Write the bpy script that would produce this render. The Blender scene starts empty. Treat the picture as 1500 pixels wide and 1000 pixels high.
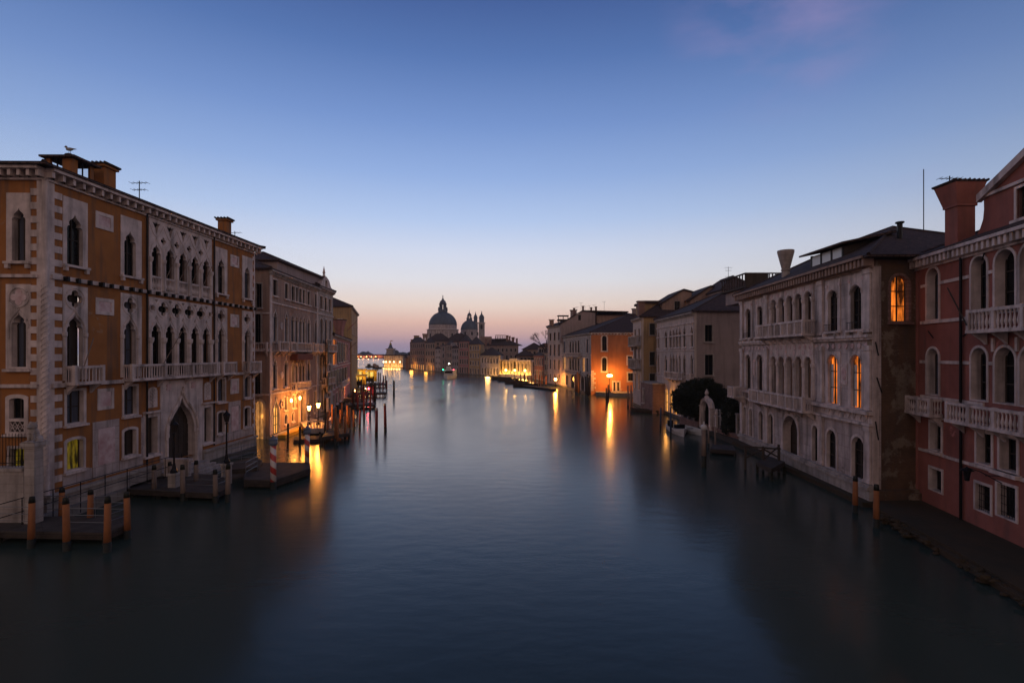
import bpy, bmesh, math, random
from mathutils import Vector, geometry
random.seed(7)
D = bpy.data
SC = bpy.context.scene
COL = SC.collection
R = math.radians
# ---------------------------------------------------------------- camera
CX, HY, F, CH = 750.0, 518.0, 750.0, 9.0      # photograph: centre column, horizon row, focal length in px, eye height
cam = D.cameras.new('camera'); cam.lens = 18.0; cam.sensor_width = 36.0
cam.shift_y = 0.012; cam.clip_start = 0.5; cam.clip_end = 9000
co = D.objects.new('camera', cam); COL.objects.link(co)
co.location = (0, 0, CH); co.rotation_euler = (R(90), 0, 0)
SC.camera = co
# ---------------------------------------------------------------- exposure
SC.view_settings.view_transform = 'Standard'; SC.view_settings.look = 'None'
SC.view_settings.exposure = 0.12; SC.view_settings.gamma = 1.0
SC.cycles.use_denoising = True
SC.cycles.max_bounces = 6; SC.cycles.diffuse_bounces = 3; SC.cycles.glossy_bounces = 3
SC.cycles.sample_clamp_indirect = 4.0
# ---------------------------------------------------------------- sky (dawn)
W = D.worlds.new('World'); SC.world = W; W.use_nodes = True
nt = W.node_tree; nt.nodes.clear()
def wn(t, **k):
    n = nt.nodes.new(t)
    for a, b in k.items(): setattr(n, a, b)
    return n
def s2l(c): return tuple(((x/255)/12.92 if x <= 10 else ((x/255+.055)/1.055)**2.4) for x in c)
tc = wn('ShaderNodeTexCoord'); sp = wn('ShaderNodeSeparateXYZ'); nt.links.new(tc.outputs['Generated'], sp.inputs[0])
asn = wn('ShaderNodeMath', operation='ARCSINE'); nt.links.new(sp.outputs['Z'], asn.inputs[0])
ev = wn('ShaderNodeMapRange'); nt.links.new(asn.outputs[0], ev.inputs['Value'])
ev.inputs['From Min'].default_value = 0; ev.inputs['From Max'].default_value = R(90)
def ramp(stops):
    r = wn('ShaderNodeValToRGB'); cr = r.color_ramp; cr.interpolation = 'B_SPLINE' if False else 'LINEAR'
    while len(cr.elements) > 1: cr.elements.remove(cr.elements[-1])
    for i, (deg, c) in enumerate(stops):
        e = cr.elements[0] if i == 0 else cr.elements.new(deg/90)
        e.position = deg/90; e.color = s2l(c) + (1,)
    nt.links.new(ev.outputs[0], r.inputs[0]); return r
east = ramp([(0, (136, 136, 160)), (1.0, (146, 138, 162)), (2.2, (196, 164, 166)), (3.5, (221, 184, 174)), (5.4, (226, 208, 200)),
             (8, (217, 217, 225)), (11, (203, 211, 231)), (14.5, (173, 194, 230)), (19, (142, 170, 219)), (24, (114, 145, 202)), (30, (83, 116, 176)),
             (35, (64, 93, 153)), (48, (46, 72, 126)), (90, (38, 62, 112))])
west = ramp([(0, (130, 112, 118)), (4, (190, 152, 146)), (10, (234, 190, 174)), (20, (242, 208, 190)), (32, (196, 180, 180)), (50, (112, 116, 138)), (90, (42, 64, 110))])
az = wn('ShaderNodeMapRange', interpolation_type='SMOOTHSTEP'); nt.links.new(sp.outputs['Y'], az.inputs['Value'])
az.inputs['From Min'].default_value = -0.5; az.inputs['From Max'].default_value = 0.45
mx = wn('ShaderNodeMixRGB'); nt.links.new(az.outputs[0], mx.inputs[0]); nt.links.new(west.outputs[0], mx.inputs[1]); nt.links.new(east.outputs[0], mx.inputs[2])
# brighter around the place where the sun will rise (a little left of the canal), dimmer away from it
dt = wn('ShaderNodeVectorMath', operation='DOT_PRODUCT'); nt.links.new(tc.outputs['Generated'], dt.inputs[0])
sd = Vector((-0.2, 1.0, 0.12)).normalized(); dt.inputs[1].default_value = sd
gl = wn('ShaderNodeMapRange'); nt.links.new(dt.outputs['Value'], gl.inputs['Value'])
gl.inputs['From Min'].default_value = 0.5; gl.inputs['From Max'].default_value = 1.0
gl.inputs['To Min'].default_value = 0.70; gl.inputs['To Max'].default_value = 1.04
mg = wn('ShaderNodeMixRGB', blend_type='MULTIPLY'); mg.inputs[0].default_value = 1
nt.links.new(mx.outputs[0], mg.inputs[1]); nt.links.new(gl.outputs[0], mg.inputs[2])
# thin pink clouds high on the right
mp = wn('ShaderNodeMapping'); mp.inputs['Scale'].default_value = (1.6, 2.0, 4.2); mp.inputs['Location'].default_value = (2.3, 0.4, 0.2)
nt.links.new(tc.outputs['Generated'], mp.inputs[0])
nz = wn('ShaderNodeTexNoise'); nz.inputs['Scale'].default_value = 2.6; nz.inputs['Detail'].default_value = 7; nz.inputs['Roughness'].default_value = .55
nt.links.new(mp.outputs[0], nz.inputs[0])
def blob(v, a, b):
    d = wn('ShaderNodeVectorMath', operation='DOT_PRODUCT'); nt.links.new(tc.outputs['Generated'], d.inputs[0]); d.inputs[1].default_value = Vector(v).normalized()
    m = wn('ShaderNodeMapRange', interpolation_type='SMOOTHSTEP'); nt.links.new(d.outputs['Value'], m.inputs['Value'])
    m.inputs['From Min'].default_value = a; m.inputs['From Max'].default_value = b
    return m
b1 = blob(((1150-750)/750, 1, 525/750), .982, .9998)
b2 = blob(((1315-750)/750, 1, 275/750), .9975, .9999)
b2m = wn('ShaderNodeMath', operation='MULTIPLY'); nt.links.new(b2.outputs[0], b2m.inputs[0]); b2m.inputs[1].default_value = .35
bs = wn('ShaderNodeMath', operation='ADD'); nt.links.new(b1.outputs[0], bs.inputs[0]); nt.links.new(b2m.outputs[0], bs.inputs[1])
cm = wn('ShaderNodeMapRange'); nt.links.new(nz.outputs[0], cm.inputs['Value']); cm.inputs['From Min'].default_value = .42; cm.inputs['From Max'].default_value = .95
cl = wn('ShaderNodeMath', operation='MULTIPLY'); nt.links.new(bs.outputs[0], cl.inputs[0]); nt.links.new(cm.outputs[0], cl.inputs[1])
mc = wn('ShaderNodeMixRGB'); nt.links.new(cl.outputs[0], mc.inputs[0]); nt.links.new(mg.outputs[0], mc.inputs[1]); mc.inputs[2].default_value = s2l((160, 142, 186)) + (1,)
sky = wn('ShaderNodeTexSky', sky_type='NISHITA'); sky.sun_disc = False; sky.sun_elevation = R(-1.5); sky.sun_rotation = R(-5)
sb = wn('ShaderNodeBackground'); nt.links.new(sky.outputs[0], sb.inputs[0]); sb.inputs[1].default_value = 0.05
cb = wn('ShaderNodeBackground'); nt.links.new(mc.outputs[0], cb.inputs[0]); cb.inputs[1].default_value = 0.95
ad = wn('ShaderNodeAddShader'); nt.links.new(cb.outputs[0], ad.inputs[0]); nt.links.new(sb.outputs[0], ad.inputs[1])
wo = wn('ShaderNodeOutputWorld'); nt.links.new(ad.outputs[0], wo.inputs[0])
# the glow of the sun still under the horizon: very weak, very soft
sl = D.lights.new('sun', 'SUN'); sl.energy = 0.03; sl.angle = R(25); sl.color = (1, .72, .6)
so = D.objects.new('sun', sl); COL.objects.link(so); so.rotation_euler = (R(86), 0, R(5)+math.pi)

# ---------------------------------------------------------------- materials
MAT = {}
def _n(nt, t, **k):
    n = nt.nodes.new(t)
    for a, b in k.items(): setattr(n, a, b)
    return n
def mat(name, c1, c2=None, scale=1.0, rough=.85, bump=.3, brick=None, grime=.0, metal=0.0, spec=.3, stretch=(1, 1, 1), detail=8, bscale=None, patch=None):
    m = D.materials.new(name); m.use_nodes = True; t = m.node_tree; L = t.links
    b = t.nodes['Principled BSDF']; b.inputs['Roughness'].default_value = rough; b.inputs['Metallic'].default_value = metal
    b.inputs['Specular IOR Level'].default_value = spec
    tcn = _n(t, 'ShaderNodeTexCoord')
    mpn = _n(t, 'ShaderNodeMapping'); mpn.inputs['Scale'].default_value = stretch; L.new(tcn.outputs['Object'], mpn.inputs[0])
    no = _n(t, 'ShaderNodeTexNoise'); no.inputs['Scale'].default_value = scale; no.inputs['Detail'].default_value = detail; no.inputs['Roughness'].default_value = .62
    L.new(mpn.outputs[0], no.inputs[0])
    r = _n(t, 'ShaderNodeMapRange'); r.inputs['From Min'].default_value = .32; r.inputs['From Max'].default_value = .68; L.new(no.outputs[0], r.inputs['Value'])
    mixn = _n(t, 'ShaderNodeMixRGB'); L.new(r.outputs[0], mixn.inputs[0])
    c2 = c2 or tuple(x*.72 for x in c1)
    mixn.inputs[1].default_value = c1+(1,); mixn.inputs[2].default_value = c2+(1,)
    out = mixn.outputs[0]; hgt = no.outputs[0]
    if patch:      # patches where the plaster has come off
        pn = _n(t, 'ShaderNodeTexNoise'); pn.inputs['Scale'].default_value = patch[1]; pn.inputs['Detail'].default_value = 9; pn.inputs['Roughness'].default_value = .7
        L.new(tcn.outputs['Object'], pn.inputs[0])
        pr = _n(t, 'ShaderNodeMapRange'); pr.inputs['From Min'].default_value = patch[2]; pr.inputs['From Max'].default_value = patch[2]+.04; L.new(pn.outputs[0], pr.inputs['Value'])
        pm = _n(t, 'ShaderNodeMixRGB'); L.new(pr.outputs[0], pm.inputs[0]); L.new(out, pm.inputs[1]); pm.inputs[2].default_value = patch[0]+(1,)
        out = pm.outputs[0]
    if brick:      # (width, height, mortar colour, mortar size, strength)
        sx = _n(t, 'ShaderNodeSeparateXYZ'); L.new(tcn.outputs['Object'], sx.inputs[0])
        a = _n(t, 'ShaderNodeMath', operation='ADD'); L.new(sx.outputs[0], a.inputs[0]); L.new(sx.outputs[1], a.inputs[1])
        cx = _n(t, 'ShaderNodeCombineXYZ'); L.new(a.outputs[0], cx.inputs[0]); L.new(sx.outputs[2], cx.inputs[1])
        bt = _n(t, 'ShaderNodeTexBrick'); bt.inputs['Scale'].default_value = 1; bt.inputs['Brick Width'].default_value = brick[0]; bt.inputs['Row Height'].default_value = brick[1]
        bt.inputs['Mortar Size'].default_value = brick[3]; bt.inputs['Color1'].default_value = (1, 1, 1, 1); bt.inputs['Color2'].default_value = (.72, .72, .72, 1)
        bt.inputs['Mortar'].default_value = brick[2]+(1,); L.new(cx.outputs[0], bt.inputs[0])
        mm = _n(t, 'ShaderNodeMixRGB', blend_type='MULTIPLY'); mm.inputs[0].default_value = brick[4]; L.new(out, mm.inputs[1]); L.new(bt.outputs[0], mm.inputs[2]); out = mm.outputs[0]
    if grime:      # dirt streaks running down
        gm = _n(t, 'ShaderNodeMapping'); gm.inputs['Scale'].default_value = (1.7, 1.7, .16); L.new(tcn.outputs['Object'], gm.inputs[0])
        gn = _n(t, 'ShaderNodeTexNoise'); gn.inputs['Scale'].default_value = 1.3; gn.inputs['Detail'].default_value = 6; L.new(gm.outputs[0], gn.inputs[0])
        gr = _n(t, 'ShaderNodeMapRange'); gr.inputs['From Min'].default_value = .48; gr.inputs['From Max'].default_value = .72; gr.inputs['To Max'].default_value = grime; L.new(gn.outputs[0], gr.inputs['Value'])
        gx = _n(t, 'ShaderNodeMixRGB'); L.new(gr.outputs[0], gx.inputs[0]); L.new(out, gx.inputs[1]); gx.inputs[2].default_value = (.07, .06, .055, 1); out = gx.outputs[0]
    L.new(out, b.inputs['Base Color'])
    if bump:
        bn = _n(t, 'ShaderNodeTexNoise'); bn.inputs['Scale'].default_value = bscale or scale*6; bn.inputs['Detail'].default_value = 6; L.new(tcn.outputs['Object'], bn.inputs[0])
        bp = _n(t, 'ShaderNodeBump'); bp.inputs['Strength'].default_value = bump; bp.inputs['Distance'].default_value = .04; L.new(bn.outputs[0], bp.inputs['Height']); L.new(bp.outputs[0], b.inputs['Normal'])
    MAT[name] = m; return m
def emis(name, col, st, base=(.02, .02, .02), var=0.0, vscale=1.5):
    m = D.materials.new(name); m.use_nodes = True; t = m.node_tree; b = t.nodes['Principled BSDF']
    b.inputs['Base Color'].default_value = base+(1,); b.inputs['Emission Color'].default_value = col+(1,); b.inputs['Emission Strength'].default_value = st
    b.inputs['Roughness'].default_value = .3
    if var:
        tcn = _n(t, 'ShaderNodeTexCoord'); mpn = _n(t, 'ShaderNodeMapping'); mpn.inputs['Scale'].default_value = (vscale*3, vscale*3, vscale*.7); t.links.new(tcn.outputs['Object'], mpn.inputs[0])
        no = _n(t, 'ShaderNodeTexNoise'); no.inputs['Scale'].default_value = 1.4; no.inputs['Detail'].default_value = 3; t.links.new(mpn.outputs[0], no.inputs[0])
        r = _n(t, 'ShaderNodeMapRange'); r.inputs['From Min'].default_value = .35; r.inputs['From Max'].default_value = .65; r.inputs['To Min'].default_value = st*(1-var); r.inputs['To Max'].default_value = st*(1+var)
        t.links.new(no.outputs[0], r.inputs['Value']); t.links.new(r.outputs[0], b.inputs['Emission Strength'])
    MAT[name] = m; return m
mat('ochre', (.36, .145, .042), (.25, .10, .03), .7, .9, .3, grime=.65, patch=((.33, .2, .12), .45, .60))
mat('marble', (.68, .57, .54), (.42, .35, .33), 1.3, .7, .4, grime=.7)
mat('marble_slab', (.58, .48, .46), (.33, .27, .26), .9, .7, .4, brick=(1.3, .75, (.4, .36, .36), .014, .75), grime=.8, patch=((.2, .17, .15), .5, .63))
mat('marble_panel', (.42, .25, .25), (.62, .50, .50), 1.6, .6, .1, detail=3)
mat('stone', (.46, .41, .38), (.28, .24, .22), .9, .85, .4, brick=(1.1, .42, (.4, .38, .36), .015, .5), grime=.5)
mat('stone_damp', (.12, .11, .095), (.05, .05, .04), 1.2, .7, .5, brick=(.9, .35, (.3, .3, .3), .03, .6))
mat('plaster_brown', (.36, .25, .2), (.25, .17, .14), .5, .9, .3, grime=.5, patch=((.26, .14, .09), .6, .62))
mat('brick_brown', (.16, .095, .06), (.09, .06, .04), .8, .95, .5, brick=(.28, .09, (.55, .5, .45), .012, .5), grime=.4, patch=((.24, .19, .14), .35, .52))
mat('brick_pink', (.32, .19, .16), (.2, .12, .1), .8, .95, .5, brick=(.5, .22, (.4, .4, .4), .02, .7), grime=.3)
mat('brick_grey', (.40, .29, .26), (.27, .2, .185), 1.2, .95, .4, brick=(.32, .1, (.6, .55, .5), .015, .5), grime=.5)
mat('red_plaster', (.33, .12, .095), (.20, .07, .055), .45, .9, .2, grime=.35, patch=((.5, .2, .17), .42, .645))
mat('orange_plaster', (.46, .19, .085), (.33, .125, .06), .3, .9, .2, grime=.3, patch=((.5, .27, .15), .25, .66))
mat('yellow_plaster', (.42, .28, .14), (.3, .2, .11), .4, .9, .3, grime=.5)
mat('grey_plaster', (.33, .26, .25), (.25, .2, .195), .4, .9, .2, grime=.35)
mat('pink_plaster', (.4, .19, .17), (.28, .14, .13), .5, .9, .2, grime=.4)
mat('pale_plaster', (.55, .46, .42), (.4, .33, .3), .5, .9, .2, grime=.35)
mat('tile', (.15, .09, .075), (.04, .03, .03), 3.2, .9, 1.0, stretch=(1, 1, 2), detail=3, bscale=7, brick=(.34, .12, (.2, .2, .2), .03, .95))
mat('dark_iron', (.018, .018, .02), None, 3, .5, 0, metal=.6)
mat('steel', (.22, .22, .23), None, 3, .4, 0, metal=.8)
mat('wood_dark', (.06, .045, .035), (.03, .024, .02), 2, .85, .4, stretch=(1, 1, .2))
mat('wood_deck', (.075, .06, .052), (.035, .03, .027), 1.5, .8, .5, brick=(4, .16, (.2, .2, .2), .015, .8))
mat('pole_orange', (.33, .125, .045), (.17, .065, .028), 2.2, .8, .3, stretch=(1, 1, .3))
mat('pole_red', (.22, .035, .03), (.13, .025, .022), 2, .7, .3, stretch=(1, 1, .3))
mat('pole_grey', (.24, .18, .15), (.13, .1, .085), 2.2, .9, .4, stretch=(1, 1, .3))
mat('pole_blue', (.03, .06, .13), (.02, .04, .08), 2, .7, .2)
mat('weed', (.016, .018, .012), (.008, .009, .006), 4, .6, .4)
mat('lead', (.11, .135, .17), (.07, .085, .115), .25, .6, .2, stretch=(1, 1, .4))
mat('white_paint', (.6, .58, .56), None, 2, .5, .1)
mat('boat_blue', (.12, .15, .2), None, 2, .4, .1)
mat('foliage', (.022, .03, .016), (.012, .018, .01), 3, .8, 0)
mat('foliage_hazed', (.03, .036, .04), (.02, .025, .03), .05, .9, 0)  # distance haze painted into the leaf colour as blue-grey
mat('bark', (.05, .035, .028), None, 4, .9, .5)
mat('curtain', (.085, .095, .125), (.05, .055, .075), 2.5, .7, .1, stretch=(3, 3, .2))
mat('shutter', (.028, .034, .03), None, 2, .6, .2, stretch=(1, 1, 8))
mat('awning', (.16, .05, .035), None, 1, .8, .1)
mat('cloth_white', (.7, .68, .66), None, 3, .8, 0); mat('cloth_red', (.5, .02, .02), None, 3, .8, 0); mat('cloth_green', (.02, .22, .08), None, 3, .8, 0)
mat('gold', (.6, .4, .1), None, 3, .3, 0, metal=.9)
mat('yellow_paint_and_glow', (.6, .36, .04), (.4, .24, .03), 1, .6, .1)  # station paint; also the lamplight colour of the brown palace ledge
mat('earth', (.06, .05, .04), None, .3, .95, .3)
mat('quay_stone', (.30, .27, .25), (.16, .145, .135), .8, .85, .4, brick=(1.6, .9, (.35, .35, .35), .02, .6))
mat('weedy_stone', (.035, .030, .018), (.06, .038, .02), .6, .95, .6)
mat('feather', (.45, .45, .46), (.15, .15, .16), 8, .8, 0)
m = mat('glass', (.008, .009, .011), None, 2, .2, 0, spec=.18)
m = mat('glass_brown', (.04, .03, .024), None, 2, .35, 0, spec=.3)
emis('lit_orange', (1, .22, .022), .62, var=.95, vscale=.9)
emis('lit_yellow', (.9, .60, .03), .06, var=.95)
emis('lit_dim', (1, .42, .12), .35, var=.5)
emis('lit_ochre', (1, .42, .09), .9, var=.4)
emis('lamp_warm', (1, .42, .09), 14)
emis('lamp_pale', (1, .62, .28), 5)
emis('lamp_red', (1, .03, .05), 14)
emis('lamp_green', (.02, 1, .35), 10)
emis('lamp_white', (1, .85, .65), 30)
emis('station_light', (1, .60, .10), .8, var=.6)
emis('skylight', (.55, .6, .72), .0, base=(.5, .55, .6))
for n_ in ('lamp_warm', 'lamp_pale', 'lamp_red', 'lamp_green', 'lamp_white'):     # frosted lamp glass: glows and lets the bulb's light through
    t_ = MAT[n_].node_tree; b_ = t_.nodes['Principled BSDF']; c_ = tuple(b_.inputs['Emission Color'].default_value); s_ = b_.inputs['Emission Strength'].default_value; t_.nodes.clear()
    e_ = t_.nodes.new('ShaderNodeEmission'); e_.inputs[0].default_value = c_; e_.inputs[1].default_value = s_; r_ = t_.nodes.new('ShaderNodeBsdfTransparent'); a_ = t_.nodes.new('ShaderNodeAddShader'); o_ = t_.nodes.new('ShaderNodeOutputMaterial')
    t_.links.new(e_.outputs[0], a_.inputs[0]); t_.links.new(r_.outputs[0], a_.inputs[1]); t_.links.new(a_.outputs[0], o_.inputs[0])
# clear glass in the roof-top rooms: one sees the sky through them
cg = D.materials.new('clear_glass'); cg.use_nodes = True; b = cg.node_tree.nodes['Principled BSDF']; b.inputs['Transmission Weight'].default_value = 1; b.inputs['Roughness'].default_value = .02; b.inputs['IOR'].default_value = 1.02; MAT['clear_glass'] = cg
# barber stripes on the mooring poles
def stripes(name, ca, cb_, k=1.15):
    m = D.materials.new(name); m.use_nodes = True; t = m.node_tree; b = t.nodes['Principled BSDF']; L = t.links; b.inputs['Roughness'].default_value = .6
    c = _n(t, 'ShaderNodeTexCoord'); s = _n(t, 'ShaderNodeSeparateXYZ'); L.new(c.outputs['Object'], s.inputs[0])
    a = _n(t, 'ShaderNodeMath', operation='ARCTAN2'); L.new(s.outputs[1], a.inputs[0]); L.new(s.outputs[0], a.inputs[1])
    d = _n(t, 'ShaderNodeMath', operation='DIVIDE'); L.new(a.outputs[0], d.inputs[0]); d.inputs[1].default_value = 2*math.pi
    z = _n(t, 'ShaderNodeMath', operation='MULTIPLY_ADD'); L.new(s.outputs[2], z.inputs[0]); z.inputs[1].default_value = k; L.new(d.outputs[0], z.inputs[2])
    f = _n(t, 'ShaderNodeMath', operation='FRACT'); L.new(z.outputs[0], f.inputs[0])
    g = _n(t, 'ShaderNodeMath', operation='GREATER_THAN'); L.new(f.outputs[0], g.inputs[0]); g.inputs[1].default_value = .5
    x = _n(t, 'ShaderNodeMixRGB'); L.new(g.outputs[0], x.inputs[0]); x.inputs[1].default_value = ca+(1,); x.inputs[2].default_value = cb_+(1,); L.new(x.outputs[0], b.inputs[0])
    MAT[name] = m
stripes('stripe_red', (.45, .05, .04), (.62, .56, .54))
def _water():
    m = D.materials.new('canal_water'); m.use_nodes = True; t = m.node_tree; b = t.nodes['Principled BSDF']; L = t.links
    b.inputs['Base Color'].default_value = (.032, .050, .042, 1); b.inputs['IOR'].default_value = 1.33
    c = _n(t, 'ShaderNodeTexCoord')
    mp = _n(t, 'ShaderNodeMapping'); mp.inputs['Scale'].default_value = (.05, .022, 1); L.new(c.outputs['Object'], mp.inputs[0])
    n1 = _n(t, 'ShaderNodeTexNoise'); n1.inputs['Scale'].default_value = 1; n1.inputs['Detail'].default_value = 4; n1.inputs['Distortion'].default_value = .6; L.new(mp.outputs[0], n1.inputs[0])
    r = _n(t, 'ShaderNodeMapRange'); r.inputs['From Min'].default_value = .3; r.inputs['From Max'].default_value = .7; r.inputs['To Min'].default_value = .14; r.inputs['To Max'].default_value = .28
    L.new(n1.outputs[0], r.inputs['Value']); L.new(r.outputs[0], b.inputs['Roughness'])
    mp2 = _n(t, 'ShaderNodeMapping'); mp2.inputs['Scale'].default_value = (.8, 1.5, 1); L.new(c.outputs['Object'], mp2.inputs[0])
    n2 = _n(t, 'ShaderNodeTexNoise'); n2.inputs['Scale'].default_value = .9; n2.inputs['Detail'].default_value = 5; L.new(mp2.outputs[0], n2.inputs[0])
    bp = _n(t, 'ShaderNodeBump'); bp.inputs['Strength'].default_value = .13; bp.inputs['Distance'].default_value = .1; L.new(n2.outputs[0], bp.inputs['Height']); L.new(bp.outputs[0], b.inputs['Normal'])
    MAT['canal_water'] = m
_water()

# ---------------------------------------------------------------- mesh helpers
ORG = {}
def tag(o, label=None, cat=None, group=None, kind=None):
    if label: o['label'] = label
    if cat: o['category'] = cat
    if group: o['group'] = group
    if kind: o['kind'] = kind
    return o
def thing(name, label, cat, loc, group=None):
    o = D.objects.new(name, None); COL.objects.link(o); o.location = loc; o.empty_display_size = .3
    ORG[o.name] = Vector(loc); return tag(o, label, cat, group)
def P(px, py, z=0.0):
    Z = (CH-z)*F/(py-HY); return Vector(((px-CX)/F*Z, Z, z))
def X(px, Z): return (px-CX)/F*Z
def H(py, Z): return CH+(HY-py)*Z/F
class Fr:
    """a vertical wall plane: u along it, d out of it, z up"""
    def __init__(s, A, B, toward=(0, 40)):
        s.A = Vector(A); s.B = Vector(B); s.L = (s.B-s.A).length; s.t = (s.B-s.A)/s.L
        n = Vector((s.t.y, -s.t.x))
        if n.dot(Vector(toward)-s.A) < 0: n = -n
        s.n = n
    def w(s, u, d, z):
        p = s.A+s.t*u+s.n*d; return Vector((p.x, p.y, z))
    def u(s, px):
        k = (px-CX)/F; return (k*s.A.y-s.A.x)/(s.t.x-k*s.t.y)
    def z(s, px, py):
        return CH+(HY-py)*(s.A.y+s.t.y*s.u(px))/F
class WF:
    def w(s, u, d, z): return Vector((u, d, z))
WORLD = WF()
def inpoly(x, y, P_):
    c = False; j = len(P_)-1
    for i in range(len(P_)):
        xi, yi = P_[i]; xj, yj = P_[j]
        if (yi > y) != (yj > y) and x < (xj-xi)*(y-yi)/(yj-yi)+xi: c = not c
        j = i
    return c
class MB:
    def __init__(s, fr=WORLD): s.V = []; s.F = []; s.fr = fr
    def add(s, vs, fs):
        o = len(s.V); s.V += [s.fr.w(*v) for v in vs]; s.F += [tuple(o+i for i in f) for f in fs]; return s
    def box(s, u0, u1, d0, d1, z0, z1):
        v = [(u, d, z) for z in (z0, z1) for d in (d0, d1) for u in (u0, u1)]
        return s.add(v, [(0, 1, 3, 2), (4, 5, 7, 6), (0, 1, 5, 4), (2, 3, 7, 6), (0, 2, 6, 4), (1, 3, 7, 5)])
    def plate(s, outer, holes, d1, d0, back=False):
        loops = [outer]+list(holes); pts = []; edges = []
        for lp in loops:
            b = len(pts); n = len(lp); pts += [Vector(p) for p in lp]; edges += [(b+i, b+(i+1) % n) for i in range(n)]
        vs, es, fs, *_ = geometry.delaunay_2d_cdt(pts, edges, [], 0, 1e-5)
        keep = []
        for f in fs:
            cx = sum(vs[i][0] for i in f)/len(f); cy = sum(vs[i][1] for i in f)/len(f)
            if inpoly(cx, cy, outer) and not any(inpoly(cx, cy, h) for h in holes): keep.append(tuple(f))
        s.add([(v[0], d1, v[1]) for v in vs], keep)
        if back: s.add([(v[0], d0, v[1]) for v in vs], keep)
        if d0 != d1:
            for lp in loops:
                n = len(lp); s.add([(p[0], d1, p[1]) for p in lp]+[(p[0], d0, p[1]) for p in lp], [(i, (i+1) % n, n+(i+1) % n, n+i) for i in range(n)])
        return s
    def tube(s, pts, r, seg=6, closed=False, r1=None):
        pts = [Vector(p) for p in pts]; n = len(pts); rings = []
        for i, p in enumerate(pts):
            a = pts[(i-1) % n] if (closed or i > 0) else p; b = pts[(i+1) % n] if (closed or i < n-1) else p
            t = (b-a).normalized(); up = Vector((0, 0, 1)) if abs(t.z) < .9 else Vector((1, 0, 0))
            x = t.cross(up).normalized(); y = t.cross(x); rr = r if r1 is None else r+(r1-r)*i/max(1, n-1)
            rings.append([p+(x*math.cos(2*math.pi*k/seg)+y*math.sin(2*math.pi*k/seg))*rr for k in range(seg)])
        V = [v for q in rings for v in q]; Fs = []
        for i in range(n if closed else n-1):
            j = (i+1) % n
            for k in range(seg): Fs.append((i*seg+k, i*seg+(k+1) % seg, j*seg+(k+1) % seg, j*seg+k))
        if not closed: Fs += [tuple(range(seg)), tuple(range((n-1)*seg, n*seg))]
        return s.add(V, Fs)
    def lathe(s, u, d, prof, seg=8, ph=0):
        """prof: list of (radius, z)"""
        V = [(u+r*math.cos(2*math.pi*k/seg+ph), d+r*math.sin(2*math.pi*k/seg+ph), z) for r, z in prof for k in range(seg)]
        Fs = [(i*seg+k, i*seg+(k+1) % seg, (i+1)*seg+(k+1) % seg, (i+1)*seg+k) for i in range(len(prof)-1) for k in range(seg)]
        Fs += [tuple(range(seg)), tuple(range((len(prof)-1)*seg, len(prof)*seg))]
        return s.add(V, Fs)
    def ball(s, c, r, seg=10, rings=6):
        rx, ry, rz = r if isinstance(r, tuple) else (r, r, r)
        V = [(c[0]+rx*math.sin(math.pi*i/rings)*math.cos(2*math.pi*k/seg), c[1]+ry*math.sin(math.pi*i/rings)*math.sin(2*math.pi*k/seg), c[2]+rz*math.cos(math.pi*i/rings)) for i in range(rings+1) for k in range(seg)]
        return s.add(V, [(i*seg+k, i*seg+(k+1) % seg, (i+1)*seg+(k+1) % seg, (i+1)*seg+k) for i in range(rings) for k in range(seg)])
    def prism(s, base, z0, z1):
        n = len(base); return s.add([(p[0], p[1], z0) for p in base]+[(p[0], p[1], z1) for p in base], [tuple(range(n)), tuple(range(n, 2*n))]+[(i, (i+1) % n, n+(i+1) % n, n+i) for i in range(n)])
    def build(s, name, m, parent=None, smooth=False, loc=None):
        o0 = ORG.get(parent.name, Vector((0, 0, 0))) if parent else Vector(loc or (0, 0, 0))
        me = D.meshes.new(name); me.from_pydata([v-o0 for v in s.V], [], s.F)
        bm = bmesh.new(); bm.from_mesh(me)
        bmesh.ops.remove_doubles(bm, verts=bm.verts, dist=1e-4)
        bmesh.ops.recalc_face_normals(bm, faces=bm.faces); bm.to_mesh(me); bm.free()
        me.materials.append(MAT[m])
        if smooth:
            for p in me.polygons: p.use_smooth = True
        o = D.objects.new(name, me); COL.objects.link(o)
        if parent: o.parent = parent
        else: o.location = o0
        ORG[o.name] = o0; return o
def dup(o, loc=None, parent=None, rz=None, label=None, scale=None):
    c = o.copy(); COL.objects.link(c)
    if parent: c.parent = parent
    if loc is not None: c.location = loc; ORG[c.name] = Vector(loc)
    if rz is not None: c.rotation_euler.z = rz
    if scale is not None: c.scale = scale
    if label: c['label'] = label
    for ch in list(o.children): dup(ch, parent=c)
    return c
# ---- outlines in (u, z)
def rect(a, b, c, d): return [(a, c), (b, c), (b, d), (a, d)]
def arch(a, b, c, d, n=12, k=1.0):
    m = (a+b)/2; w = (b-a)/2; h = w*k; s = d-h
    return [(a, c), (b, c)]+[(m+w*math.cos(math.pi*i/n), s+h*math.sin(math.pi*i/n)) for i in range(n+1)]
def segm(a, b, c, d): return arch(a, b, c, d, 10, .32)
def halfprof(a, b, c, d, prof):
    m = (a+b)/2; w = (b-a)/2; top = prof[-1][1]; s = d-top*w
    rt = [(m+w*x, s+w*y) for x, y in prof]; lf = [(m-w*x, s+w*y) for x, y in prof[:-1]][::-1]
    return [(a, c), (b, c)]+rt+lf
TREF = [(1, 0), (1.02, .18), (.98, .4), (.86, .58), (.66, .64), (.74, .8), (.75, 1.0), (.62, 1.22), (.4, 1.4), (.2, 1.58), (.08, 1.8), (0, 2.05)]
OGEE = [(1, 0), (1, .3), (.94, .62), (.82, .9), (.64, 1.15), (.44, 1.36), (.26, 1.55), (.13, 1.76), (.05, 1.95), (0, 2.15)]
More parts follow.
